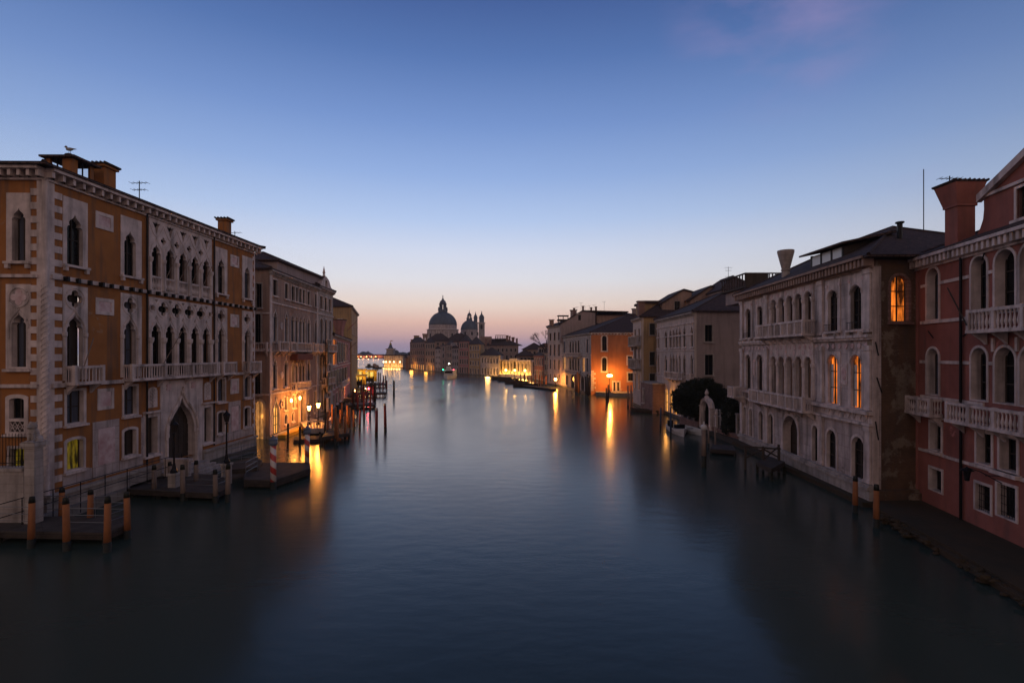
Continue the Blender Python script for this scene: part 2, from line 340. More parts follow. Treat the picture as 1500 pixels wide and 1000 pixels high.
def gothic(a, b, c, d): return halfprof(a, b, c, d, TREF)
def ogee(a, b, c, d): return halfprof(a, b, c, d, OGEE)
def quatre(cx, cz, r, n=24, rot=0):
    out = []
    for i in range(n):
        th = 2*math.pi*i/n+rot; ph = (th-rot+math.pi/4) % (math.pi/2)-math.pi/4
        c = .56*r; a = .44*r; rr = c*math.cos(ph)+math.sqrt(max(0, a*a-(c*math.sin(ph))**2))
        out.append((cx+rr*math.cos(th), cz+rr*math.sin(th)))
    return out
def circ(cx, cz, r, n=16): return [(cx+r*math.cos(2*math.pi*i/n), cz+r*math.sin(2*math.pi*i/n)) for i in range(n)]
SH = dict(rect=rect, arch=arch, segm=segm, gothic=gothic, ogee=ogee)
BAL = [(.055, 0), (.055, .05), (.03, .1), (.075, .34), (.035, .62), (.03, .78), (.055, .84), (.055, .9)]
POST = [(.05, 0), (.035, .06), (.035, .74), (.055, .84), (.055, .9)]

def pane_bars(fr, w, u0, u1, z0, z1, d, pane, nv, nh, barmat='wood_dark', t=.035):
    MB(fr).plate(rect(u0-.03, u1+.03, z0-.02, z1+.02), [], d, d).build('pane', pane, w)
    if nv is None: return
    b = MB(fr); b.box(u0-.02, u0+t*1.4, d+.01, d+.06, z0, z1).box(u1-t*1.4, u1+.02, d+.01, d+.06, z0, z1)
    for i in range(1, nv): x = u0+(u1-u0)*i/nv; b.box(x-t, x+t, d+.012, d+.07, z0, z1)
    for j in range(1, nh): z = z0+(z1-z0)*j/nh; b.box(u0, u1, d+.011, d+.055, z-t*.8, z+t*.8)
    b.build('sash', barmat, w)
def win(fr, b, sh, op, pan=None, k=.14, depth=.32, pane='glass', nv=2, nh=3, m='marble', sill=.12, label=None, proud=.05, barmat='wood_dark', shut=False):
    u0, u1, z0, z1 = op; hole = SH[sh](u0, u1, z0, z1); mb = MB(fr)
    if pan: outer = rect(*pan); wh = rect(pan[0]+.02, pan[1]-.02, pan[2]+.02, pan[3]-.02)
    else:
        outer = SH[sh](u0-k, u1+k, z0-k*.5, z1+k); q = k-.02; wh = SH[sh](u0-q, u1+q, z0-q*.5, z1+q)
    mb.plate(outer, [hole], proud, -depth)
    if sill:
        a, c = (pan[0], pan[1]) if pan else (u0-k, u1+k); z = pan[2] if pan else z0-k*.5
        mb.box(a-.05, c+.05, proud-.04, proud+.16, z-.13, z)
        if sill > .2: mb.box(a+.02, a+.2, proud-.04, proud+.13, z-.36, z-.132).box(c-.2, c-.02, proud-.04, proud+.13, z-.36, z-.132)
    w = mb.build('window', m, b)
    if label: w['label'] = label
    pane_bars(fr, w, u0, u1, z0, z1, -depth+.05, pane, nv, nh, barmat)
    if shut:
        ww = (u1-u0)*.5
        for (p0, p1) in ((u0-ww-k, u0-k-.01), (u1+k+.01, u1+k+ww)): MB(fr).box(p0, p1, proud+.005, proud+.05, z0, z1).build('shutter', 'shutter', w)
    return wh
def balcony(fr, b, u0, u1, z, h=.95, dep=.7, step=.26, prof=BAL, m='marble', brackets=2, name='balcony', posts=2):
    mb = MB(fr); mb.box(u0, u1, .06, dep, z-.16, z)
    s = h/1.06
    mb.box(u0+.03, u1-.03, dep-.2, dep-.03, z+.9*s+.002, z+h)
    pr = [(r, z+y*s) for r, y in prof]
    n = max(2, int((u1-u0)/step)); pe = max(3, n//max(1, posts-1)) if posts > 1 else 999
    for i in range(n+1):
        u = u0+.1+(u1-u0-.2)*i/n
        if i in (0, n) or i % pe == 0: mb.box(u-.09, u+.09, dep-.205, dep-.025, z+.001, z+h+.03)
        else: mb.lathe(u, dep-.115, pr, 6)
    for u in (u0+.1, u1-.1):
        mb.box(u-.07, u+.07, .06, dep-.206, z+.9*s+.003, z+h-.002)
        k = max(1, int(dep/step))
        for j in range(k): mb.lathe(u, .12+(dep-.3)*j/k, pr, 6)
    for i in range(brackets):
        u = u0+.25+(u1-u0-.5)*(i/(brackets-1) if brackets > 1 else .5)
        mb.add([(u-.1, .06, z-.162), (u+.1, .06, z-.162), (u+.1, dep*.85, z-.162), (u-.1, dep*.85, z-.162), (u-.1, .06, z-.7), (u+.1, .06, z-.7), (u+.1, dep*.3, z-.5), (u-.1, dep*.3, z-.5)],
               [(0, 1, 2, 3), (4, 5, 6, 7), (0, 1, 5, 4), (3, 2, 6, 7), (0, 3, 7, 4), (1, 2, 6, 5)])
    return mb.build(name, m, b)
def cornice(fr, b, u0, u1, z, h=.5, dep=.5, step=.55, m='marble', bw=.16):
    mb = MB(fr); mb.box(u0, u1, .003, .12, z-.12, z).box(u0-.0, u1, .003, dep, z+h-.16, z+h)
    n = int((u1-u0)/step)
    for i in range(n+1):
        u = u0+.1+(u1-u0-.2)*i/max(1, n)
        mb.box(u-bw/2, u+bw/2, .004, dep*.8, z+.002, z+h-.162)
    return mb.build('cornice', m, b)
def hip(b, C, z, h, over=.5, m='tile', name='roof', inset=None, thick=.14):
    """C: four plan corners in order; ridge along the longer side"""
    C = [Vector(c[:2]) for c in C]; cen = sum(C, Vector((0, 0)))/4
    a, bb = (C[1]-C[0]).length, (C[2]-C[1]).length
    if a < bb: C = C[1:]+C[:1]; a, bb = bb, a
    def off(p):
        ux = (C[1]-C[0]).normalized(); uy = (C[2]-C[1]).normalized(); q = p-cen
        return p+ux*(over if q.dot(ux) > 0 else -over)+uy*(over if q.dot(uy) > 0 else -over)
    E = [off(c) for c in C]; m1 = (E[0]+E[3])/2; m2 = (E[1]+E[2])/2; ax = (m2-m1); ins = inset if inset is not None else min(bb/2+over, ax.length*.45)
    r1 = m1+ax.normalized()*ins; r2 = m2-ax.normalized()*ins
    V = [(e.x, e.y, z) for e in E]+[(e.x, e.y, z+thick) for e in E]+[(r1.x, r1.y, z+h), (r2.x, r2.y, z+h)]
    mb = MB(); mb.add(V, [(0, 1, 2, 3), (0, 1, 5, 4), (1, 2, 6, 5), (2, 3, 7, 6), (3, 0, 4, 7), (4, 5, 9, 8), (5, 6, 9), (6, 7, 8, 9), (7, 4, 8)])
    # ridge and hip caps
    for p, q in ((4, 8), (7, 8), (5, 9), (6, 9), (8, 9)): mb.tube([Vector(V[p]), Vector(V[q])], .12, 5)
    return mb.build(name, m, b)
def chimney(b, x, y, z0, z1, w=.8, m='ochre', kind='box', w2=None, parent=None, nf=.45):
    par = parent or b; mb = MB(); h = w/2; g = (w2 or w)/2
    if kind == 'box':
        mb.box(x-h, x+h, y-g, y+g, z0, z1-.25)
        mb.box(x-h-.12, x+h+.12, y-g-.12, y+g+.12, z1-.249, z1-.12)
    elif kind == 'flare':
        nz_ = z0+(z1-z0)*nf; mb.box(x-h, x+h, y-g, y+g, z0, nz_); mb.box(x-h*1.15, x+h*1.15, y-g*1.15, y+g*1.15, nz_+.002, nz_+.12)
        a = h*1.15; c = h*1.75; e = g*1.15; f_ = g*1.75
        mb.add([(x-a, y-e, nz_+.122), (x+a, y-e, nz_+.122), (x+a, y+e, nz_+.122), (x-a, y+e, nz_+.122), (x-c, y-f_, z1), (x+c, y-f_, z1), (x+c, y+f_, z1), (x-c, y+f_, z1)],
               [(0, 1, 2, 3), (4, 5, 6, 7), (0, 1, 5, 4), (1, 2, 6, 5), (2, 3, 7, 6), (3, 0, 4, 7)])
    else:  # cone
        nz_ = z0+(z1-z0)*.4; mb.lathe(x, y, [(h, z0), (h, nz_), (h*1.2, nz_+.02), (h*1.2, nz_+.12), (h, nz_+.14), (h*2.1, z1-.15), (h*2.1, z1)], 14)
    ch = mb.build('chimney', m, par)
    if kind != 'cone':
        cp = MB(); c = (h+.16) if kind == 'box' else h*1.75+.03; f_ = (g+.16) if kind == 'box' else g*1.75+.03; n = max(2, int(2*c/.22))
        zt = z1-.118 if kind == 'box' else z1+.002
        cp.box(x-c, x+c, y-f_, y+f_, zt, zt+.05)
        for i in range(n+1):
            u = x-c+2*c*i/n; cp.tube([(u, y-f_-.03, zt+.09), (u, y+f_+.03, zt+.09)], .07, 5)
        cp.build('chimney_cap', 'tile', ch)
    return ch
def antenna(b, x, y, z0, z1, arms=2, m='dark_iron'):
    mb = MB(); mb.tube([(x, y, z0), (x, y, z1)], .03, 5)
    for i in range(arms):
        z = z1-.15-.45*i; l = .55-.1*i; mb.tube([(x-l, y, z), (x+l, y, z+.03)], .018, 4)
        for k in range(5): u = x-l+2*l*k/4; mb.tube([(u, y-.22, z+.02), (u, y+.22, z+.02)], .012, 4)
    return mb.build('antenna', m, b)
def light(loc, col, e, r=.12, parent=None):
    l = D.lights.new('lamp_and_fill_light', 'POINT'); l.energy = e; l.color = col; l.shadow_soft_size = r
    o = D.objects.new('lamp_and_fill_light', l); COL.objects.link(o)
    if parent: o.parent = parent; o.location = Vector(loc)-ORG[parent.name]
    else: o.location = loc
    return o
#PART2
# ================================================================ the setting
w = MB(); w.add([(-5000, -60, 0), (5000, -60, 0), (5000, 6000, 0), (-5000, 6000, 0)], [(0, 1, 2, 3)]); tag(w.build('canal_water', 'canal_water'), kind='structure')
def land(name, pts, z, m='earth', z0=-1.0):
    mb = MB(); mb.prism(pts, z0, z); return tag(mb.build(name, m), kind='structure')
land('left_bank_ground', [(-25.6, 27.9), (-24.5, 47.2), (-60, 48), (-60, 27.9)], .9)
land('left_bank_ground', [(-26.2, 54.4), (-27.2, 72), (-36.5, 112), (-60, 170), (-150, 170), (-80, 54.4)], .6)
land('right_bank_ground', [(22.0, 50), (21.9, 64), (23.4, 66), (60, 66), (60, 30.9), (22.0, 30.9)], .5)
land('right_bank_ground', [(23.2, 66.1), (23.2, 80), (22.2, 84), (22.2, 89), (60, 100), (60, 66.1)], .5)
land('right_bank_ground', [(18.4, 112.5), (18.0, 109), (24, 106.5), (34, 104.5), (60, 120), (60, 260), (12, 250), (-10, 240), (8.6, 196), (11.4, 150), (14.3, 140)], .8, 'quay_stone')
land('right_bank_ground', [(-58.5, 290), (-44, 275), (-14, 222), (14, 215), (60, 260), (60, 420), (-62, 420)], .8)

# ================================================================ PALACE 1: ochre gothic palace, left
def palace_ochre():
    o = (-24.9, 27.3, 0)
    b = thing('gothic_palace', 'large ochre gothic palace with white marble tracery on the near left bank', 'palace', o)
    f = Fr((-24.9, 27.3), (-23.9, 47.5)); g = Fr((-24.9, 27.3), (-37, 27.0), (0, 0)); ZE = 18.35
    hs = []
    FL3 = (14.0, 16.9); P3 = (13.98, 17.75)
    tops = [((1.23, 2.22), (1.0, 2.55)), ((5.19, 6.13), (4.93, 6.62)), ((14.75, 15.62), (14.42, 16.0)), ((18.55, 19.4), (18.2, 19.85))]
    pn = ['glass', 'glass', 'glass', 'curtain']
    for i, (a, c) in enumerate(tops): hs.append(win(f, b, 'gothic', a+FL3, c+P3, pane=pn[i], nv=2, nh=2, sill=.3, depth=.28))
    # piano nobile: gothic light with a quatrefoil above, in one marble panel
    pn = ['glass_brown', 'curtain', 'curtain', 'curtain']
    for i, (a, c) in enumerate(tops):
        mb = MB(f); hole = gothic(a[0], a[1], 7.5, 11.25); q = quatre((a[0]+a[1])/2, 12.1, .5)
        pan = (c[0], c[1], 7.5, 12.85); mb.plate(rect(*pan), [hole, q], .05, -.2)
        mb.tube([(x, .05, z) for x, z in circ((a[0]+a[1])/2, 12.1, .6, 20)], .04, 5, True)
        mb.tube([(x, .06, z) for x, z in ogee(a[0]-.14, a[1]+.14, 9.8, 11.55)[1:]], .06, 5)
        for x in (a[0]-.16, a[1]+.16): mb.lathe(x, .05, [(.08, 7.5), (.08, 9.9), (.14, 10), (.14, 10.2), (.09, 10.22)], 8)
        w = mb.build('window', 'marble', b); pane_bars(f, w, a[0], a[1], 7.5, 12.8, -.34, pn[i], 2, 3)
        hs.append(rect(c[0]+.02, c[1]-.02, 7.52, 12.83))
    # square windows of the mezzanine and small arched ones by the water
    for i, (a, c) in enumerate(tops):
        hs.append(win(f, b, 'rect', (a[0], a[1]+.06, 5.1, 6.9), (a[0]-.14, a[1]+.24, 5.0, 7.04), pane=['curtain', 'curtain', 'curtain', 'curtain'][i], nv=2, nh=2, sill=.1))
    for i, (a, z0) in enumerate(((tops[0][0], 2.47), (tops[1][0], 2.5), (tops[2][0], 2.45), (tops[3][0], 2.45))):
        hs.append(win(f, b, 'segm', (a[0], a[1]+.05, z0, 4.15), None, k=.16, pane=['lit_yellow', 'glass_brown', 'glass_brown', 'glass'][i], nv=2 if i else 1, nh=1, sill=.12))
    # upper loggia: five lights, tracery above
    u0, u1 = 7.24, 13.9; n = 5; bw = (u1-u0)/n; holes = []
    mb = MB(f)
    for i in range(n):
        m_ = u0+bw*(i+.5); holes.append(gothic(m_-.42, m_+.42, 13.35, 16.55))
        holes.append([(m_-.36, 17.98), (m_-.12, 17.62), (m_-.1, 17.45), (m_, 17.2), (m_+.1, 17.45), (m_+.12, 17.62), (m_+.36, 17.98), (m_+.1, 17.93), (m_, 18.02), (m_-.1, 17.93)])
        if i: holes.append(quatre(u0+bw*i, 16.85, .26))
        mb.tube([(x, .07, z) for x, z in ogee(m_-.53, m_+.53, 15.2, 17.0)[1:]], .035, 5)
        # interlacing arcs
        mb.tube([(m_-bw/2+bw*j/8, .075, 17.0+.75*math.sin(math.pi*(.5+j/8)/1.0)*.0+ .9*(abs(j-4)/4)**1.6) for j in range(9)], .03, 5)
    mb.plate(rect(u0, u1, 13.3, 18.2), holes, .07, -.14)
    for i in range(n+1):
        x = u0+bw*i+(.09 if i == 0 else -.09 if i == n else 0); mb.lathe(x, .05, [(.17, 13.35), (.14, 13.5), (.13, 15.2), (.2, 15.35), (.22, 15.55), (.18, 15.57)], 8)
    lg = mb.build('loggia', 'marble', b)
    for i in range(n):
        m_ = u0+bw*(i+.5); pane_bars(f, lg, m_-.5, m_+.5, 13.35, 18.05, -.42, 'glass', 2, 3, 'dark_iron', .02)
        bl = MB(f)
        for k in range(6): bl.lathe(m_-.42+.84*(k+.5)/6, .02, [(r*.8, 13.35+z*.95) for r, z in BAL], 6)
        bl.box(m_-.5, m_+.5, -.06, .1, 14.2, 14.32); bl.build('balustrade', 'marble', lg)
        if i: MB(f).tube([(m_-.45, .1, 14.3), (m_+.1, .5, 16.0)], .025, 5).build('flag_pole', 'pole_grey', lg)
        MB(f).box(m_-.52, m_-.47, -.1, .0, 13.4, 15.9).build('shutter', 'curtain', lg)
    hs.append(rect(u0+.02, u1-.02, 13.32, 18.18))
    # main loggia: five lights under a row of quatrefoils
    mb = MB(f); holes = []
    for i in range(n):
        m_ = u0+bw*(i+.5); holes.append(gothic(m_-.44, m_+.44, 7.5, 11.2)); mb.tube([(x, .07, z) for x, z in ogee(m_-.56, m_+.56, 10.0, 11.55)[1:]], .035, 5)
    for i in range(1, n):
        q = u0+bw*i; holes.append(quatre(q, 12.1, .5)); mb.tube([(x, .07, z) for x, z in circ(q, 12.1, .59, 20)], .04, 5, True)
    for q in (u0+.26, u1-.26): holes.append(circ(q, 12.1, .17)); mb.tube([(x, .08, z) for x, z in circ(q, 12.1, .24, 14)], .05, 5, True)
    for i in range(n): m_ = u0+bw*(i+.5); holes.append([(m_-.16, 12.72), (m_, 12.5), (m_+.16, 12.72)]); holes.append([(m_-.14, 11.42), (m_, 11.66), (m_+.14, 11.42), (m_, 11.36)])
    mb.plate(rect(u0, u1, 7.45, 12.85), holes, .07, -.14)
    for i in range(n+1):
        x = u0+bw*i+(.09 if i == 0 else -.09 if i == n else 0); mb.lathe(x, .05, [(.2, 7.5), (.17, 7.7), (.16, 9.7), (.24, 9.85), (.26, 10.1), (.2, 10.12)], 8)
    lg = mb.build('loggia', 'marble', b)
    for i in range(n): m_ = u0+bw*(i+.5); pane_bars(f, lg, m_-.6, m_+.6, 7.5, 12.75, -.42, 'glass_brown' if i == 4 else 'glass', 2, 3, 'dark_iron', .02)
    MB(f).tube([(8.4, .2, 8.3), (9.3, .9, 10.6)], .03, 5).build('flag_pole', 'pole_grey', lg)
    MB(f).tube([(1.55, .75, 8.3), (2.0, .9, 9.9)], .03, 5).build('flag_pole', 'pole_grey', b)
    hs.append(rect(u0+.02, u1-.02, 7.47, 12.83))
    # portal
    hole = ogee(9.05, 11.95, .75, 6.15)
    mb = MB(f).plate(rect(8.3, 12.8, .72, 7.1), [hole], .06, -.6)
    mb.tube([(x, .1, z) for x, z in ogee(8.82, 12.18, .75, 6.5)[2:]][::1], .11, 6)
    mb.tube([(x, .02, z) for x, z in ogee(9.1, 11.9, .75, 6.05)[2:]], .08, 6)
    for x in (8.9, 12.1): mb.lathe(x, .06, [(.16, .75), (.12, 1.0), (.12, 3.0), (.18, 3.1), (.18, 3.3)], 8)
    pt = mb.build('portal', 'marble', b)
    MB(f).box(9, 12, -.62, -.55, .7, 6.2).build('door_leaf', 'wood_dark', pt)
    d = MB(f)
    for i in range(5):
        for j in range(7): d.box(9.15+.58*i, 9.15+.58*i+.46, -.548, -.52, .9+.72*j, .9+.72*j+.58)
    d.build('door_panelling', 'wood_dark', pt)
    for x in (9.1, 11.8): MB(f).plate(quatre(x-.1 if x > 10 else x, 6.62, .3, 24, math.pi/4), [], .09, .062).build('marble_roundel', 'marble_panel', pt)
    hs.append(rect(8.32, 12.78, .74, 7.08))
    # side doors with architrave
    for (a, c, z0, z1) in ((7.0, 8.05, 2.2, 4.7), (13.0, 13.9, 2.0, 4.75)):
        hs.append(win(f, b, 'rect', (a, c, z0, z1), (a-.22, c+.2, z0-.1, z1+.3), pane='wood_dark', nv=None, sill=.12, depth=.45))
        MB(f).box(a-.3, c+.28, .055, .3, z1+.3, z1+.42).build('lintel', 'marble', b)
    # carved shields in frames
    for u in (7.6, 13.75-.35):
        mb = MB(f).plate(halfprof(u-.42, u+.42, 5.35, 6.75, OGEE[:1]+[(1, .3), (.8, .8), (.3, 1.0), (0, 1.05)]), [], .06, .003)
        for k in range(14): mb.ball((u+.18*math.sin(k*2.1), .08, 5.5+.08*k), (.09, .05, .1), 6, 4)
        mb.build('carved_shield', 'marble', b)
    # framed panels
    for (a, c, z0, z1) in ((3.08, 4.35, 16.5, 17.5), (3.1, 4.4, 11.35, 12.35), (3.22, 4.4, 5.62, 6.9), (16.45, 17.7, 16.5, 17.5), (16.45, 17.7, 11.3, 12.4), (16.45, 17.7, 5.55, 6.85)):
        mb = MB(f).plate(rect(a, c, z0, z1), [rect(a+.2, c-.2, z0+.2, z1-.2)], .06, .003).build('panel_frame', 'marble', b)
        MB(f).plate(rect(a+.19, c-.19, z0+.19, z1-.19), [], .025, .004).build('relief', 'marble_panel', mb)
    # stone dado low down
    for (a, c, z0, z1) in ((2.9, 4.8, 1.6, 4.95), (16.2, 17.95, 1.6, 4.9)):
        MB(f).box(a, c, .004, .05, z0, z1).build('stone_facing', 'marble_slab', b)
        MB(f).box(a+.35, c-.35, .052, .07, z0+.75, z1-.45).build('marble_inlay', 'marble_panel', b)
    st = MB(f)
    for (a, c) in ((1.0, 2.85), (4.85, 6.75), (14.15, 16.15), (18.0, 20.0)): MB(f).box(a, c, .003, .045, 1.6, 2.3).build('stone_facing', 'marble_slab', b)
    MB(f).box(14.12, 14.4, .003, .05, 2.31, 4.6).build('stone_facing', 'marble_slab', b); MB(f).box(6.6, 6.78, .003, .05, 2.31, 4.8).build('stone_facing', 'marble_slab', b)
    # walls
    MB(f).plate(rect(0, f.L, 1.3, ZE), hs, 0, -.35).build('canal_wall', 'ochre', b)
    # plinth with moulded top
    mb = MB(f)
    for a, c in ((-.05, 8.28), (12.82, f.L+.05)): mb.box(a, c, -.3, .16, -.6, 1.28).box(a, c, -.3, .34, 1.282, 1.45)
    mb.box(8.28, 12.82, -.6, .4, -.6, .7); mb.build('plinth', 'stone', b)
    for a, c in ((-.06, 8.27), (12.83, f.L+.06)): MB(f).box(a, c, .162, .2, -.5, .5).build('tide_band', 'stone_damp', b)
    # string courses
    mb = MB(f).box(.3, f.L-.1, .003, .14, 13.05, 13.28); mb.box(.3, f.L-.1, .003, .2, 7.16, 7.38)
    mb.build('string_course', 'marble', b)
    for i in range(26): u = .9+.76*i; MB(f).box(u, u+.14, .145, .34 if i % 3 else .42, 13.0, 13.25).build('iron_bracket', 'dark_iron', b)
    for (a, c) in ((1.0, 3.0), (5.0, 13.95), (14.4, 16.35), (18.2, 20.2)): balcony(f, b, a, c, 7.42, .9, .75, .24, POST, brackets=max(2, int((c-a)/2)), posts=max(2, int((c-a)/2)))
    cornice(f, b, -.1, f.L+.3, ZE, .5, .62, .62)
    # garden face
    gh = []
    gh.append(win(g, b, 'gothic', (.98, 1.68, 13.95, 16.75), (.72, 1.98, 13.9, 17.55), pane='curtain', nv=2, nh=1, sill=.3, depth=.4))
    gh.append(win(g, b, 'gothic', (4.2, 4.9, 13.95, 16.75), (3.95, 5.2, 13.9, 17.55), pane='curtain', nv=2, nh=1, sill=.3, depth=.4))
    a = (.95, 1.7); mb = MB(g).plate(rect(.72, 2.0, 8.2, 12.7), [gothic(a[0], a[1], 8.3, 11.2)], .05, -.4)
    mb.tube([(x, .06, z) for x, z in circ(1.32, 12.0, .52, 20)], .05, 5, True); mb.tube([(x, .06, z) for x, z in ogee(.82, 1.83, 9.8, 11.45)[1:]], .05, 5); mb.box(.65, 2.05, .01, .22, 8.05, 8.19)
    wd = mb.build('window', 'marble', b); pane_bars(g, wd, a[0], a[1], 8.3, 11.2, -.34, 'curtain', 2, 1); gh.append(rect(.74, 1.98, 8.22, 12.68))
    MB(g).plate(quatre(1.32, 12.0, .42), [], .07, .052).build('blind_quatrefoil', 'marble_panel', wd)
    # mezzanine window with pierced parapet
    mb = MB(g).plate(segm(.85, 2.02, 4.72, 6.85), [segm(1.05, 1.82, 5.55, 6.65), rect(1.05, 1.82, 4.85, 5.4)], .06, -.3)
    mb.box(.78, 2.1, .01, .18, 4.6, 4.718)
    for i in range(3):
        x = 1.05+.257*i; mb.tube([(x, 0, 4.86), (x+.257, 0, 5.39)], .02, 4); mb.tube([(x+.257, 0, 4.86), (x, 0, 5.39)], .02, 4); mb.tube([(xx, 0, zz) for xx, zz in circ(x+.128, 5.12, .1, 10)], .02, 4, True)
    wd = mb.build('window', 'marble', b); pane_bars(g, wd, 1.05, 1.82, 5.55, 6.65, -.28, 'glass', 2, 1); gh.append(segm(.87, 2.0, 4.74, 6.83))
    MB(g).plate(rect(1.0, 1.87, 4.8, 5.45), [], -.2, -.2).build('pane', 'wood_dark', wd)
    gh.append(win(g, b, 'rect', (1.0, 1.8, 2.5, 3.95), (.85, 1.95, 2.35, 4.1), pane='lit_yellow', nv=2, nh=2, sill=.1))
    gr = MB(g)
    for i in range(7): gr.tube([(.95+.15*i, .12, 2.35), (.95+.15*i, .2, 3.0), (.95+.15*i, .12, 4.15)], .015, 4)
    gr.tube([(.9, .14, 2.8), (1.9, .14, 2.8)], .015, 4); gr.tube([(.9, .14, 3.6), (1.9, .14, 3.6)], .015, 4); gr.build('window_grille', 'dark_iron', b)
    MB(g).plate(rect(0, g.L, .5, ZE), gh, 0, -.35).build('garden_wall_face', 'ochre', b)
    MB(g).box(.3, g.L, .003, .14, 13.05, 13.22).box(.3, g.L, .003, .16, 7.2, 7.38).build('string_course', 'marble', b)
    cornice(g, b, -.1, g.L, ZE, .5, .62, .48)
    # corner: rope column and quoins
    q = MB(); q.lathe(-24.92, 27.33, [(.2, 1.4), (.15, 1.7), (.15, 18.3)], 12)
    for i in range(22):
        z = 2.0+.735*i
        q.fr = f; q.box(.0, (.95 if 1 else .6), .004, .05, z, z+.36); q.fr = g; q.box(.0, .72, .004, .05, z, z+.36) if i % 1 == 0 else 0; q.fr = WORLD
    q.fr = f; q.box(0, .5, .003, .04, 1.45, 18.3); q.fr = g; q.box(0, .4, .003, .04, 1.45, 18.3); q.fr = WORLD
    q.build('quoins', 'marble', b)
    rp = MB()
    for k in range(3):
        pts = [(-24.92+.155*math.cos(t*.6+k*2.09), 27.33+.155*math.sin(t*.6+k*2.09), 1.7+t*.085) for t in range(0, 130)]
        rp.tube(pts, .032, 5)
    rp.build('rope_moulding', 'marble', b)
    q = MB(f)
    for i in range(24): q.box(20.0-.15*(i % 2), f.L+.02, .003, .05, 1.5+.7*i, 1.5+.7*i+.35)
    q.box(f.L-.12, f.L+.03, .003, .04, 1.46, 18.3); q.build('quoins', 'marble', b)
    for u in (7.0, 14.12): MB(f).tube([(u, .13, 1.6), (u, .13, 18.6)], .06, 6).build('drain_pipe', 'dark_iron', b)
    # far side wall and roof
    s = Fr((f.w(f.L, 0, 0)).to_2d(), (-38, 48.5), (0, 60)); MB(s).plate(rect(0, s.L, -.5, ZE+.4), [], 0, -.2).build('rear_wall', 'plaster_brown', b)
    hip(b, [(-24.9, 27.3), (-23.9, 47.5), (-37, 48.5), (-37, 27.0)], ZE+.5, .9, .7, inset=6)
    # roof-top room with windows
    mb = MB(); x0, x1, y0, y1 = -26.95, -25.4, 29.6, 31.1
    mb.box(x0, x1, y0, y1, 18.7, 19.35)
    for (a, c) in ((x0, x0+.25), (x0+.95, x1)): mb.box(a, c, y0, y0+.15, 19.351, 20.3)
    for (a, c) in ((y0+.151, y0+.35), (y1-.25, y1)): mb.box(x1-.15, x1, a, c, 19.352, 20.3)
    mb.box(x0, x0+.15, y1-.25, y1, 19.35, 20.3); mb.box(x0+.25, x0+.95, y0+.02, y0+.13, 19.35, 19.5); mb.box(x1-.13, x1-.02, y0+.35, y1-.25, 19.35, 19.5)
    ro = mb.build('roof_room', 'ochre', b)
    MB().box(x0-.2, x1+.3, y0-.25, y1+.25, 20.31, 20.42).build('roof_slab', 'tile', ro)
    MB().lathe(-26.1, 30.2, [(.3, 20.42), (.3, 20.6), (.22, 20.74), (.1, 20.8)], 10).build('vent', 'tile', ro)
    MB().box(x0+.25, x0+.95, y0+.07, y0+.09, 19.5, 20.3).build('pane', 'clear_glass', ro); MB().box(x1-.09, x1-.07, y0+.35, y1-.25, 19.5, 20.3).build('pane', 'clear_glass', ro)
    MB().box(x0+.58, x0+.62, y0+.05, y0+.12, 19.5, 20.3).build('sash', 'dark_iron', ro); MB().box(x1-.12, x1-.05, y0+.76, y0+.8, 19.5, 20.3).build('sash', 'dark_iron', ro)
    chimney(b, -25.75, 32.2, 18.6, 20.85, .95, 'ochre', 'box', .95)
    chimney(b, -24.7, 44.0, 18.6, 20.6, .75, 'ochre', 'box', .75)
    antenna(b, -24.6, 33.8, 18.8, 20.4, 2); antenna(b, -24.9, 46.0, 19, 20.0, 1)
    return b
palace_ochre()

def wins(f, b, row, m='marble'):
    """row = dict(z=(z0,z1), sh=, px=[(l,r)..] or u=[..] or n=count, ...)"""
    out = []; us = row.get('u')
    if 'px' in row: us = [tuple(sorted((f.u(a), f.u(c)))) for a, c in row['px']]
    if 'n' in row:
        n = row['n']; a = row.get('a', .06)*f.L; c = row.get('b', .94)*f.L; wd = row.get('w', 1.0); us = [(a+(c-a)*(i+.5)/n-wd/2, a+(c-a)*(i+.5)/n+wd/2) for i in range(n)]
    for i, (a, c) in enumerate(us):
        p = row.get('pane', 'glass'); p = p[i % len(p)] if isinstance(p, (list, tuple)) else p
        out.append(win(f, b, row.get('sh', 'rect'), (a, c)+row['z'], None, k=row.get('k', .12), pane=p, nv=row.get('nv', 2), nh=row.get('nh', 2), m=row.get('m', m), sill=row.get('sill', .1), depth=row.get('depth', .25), shut=row.get('shut', False)))
    return out
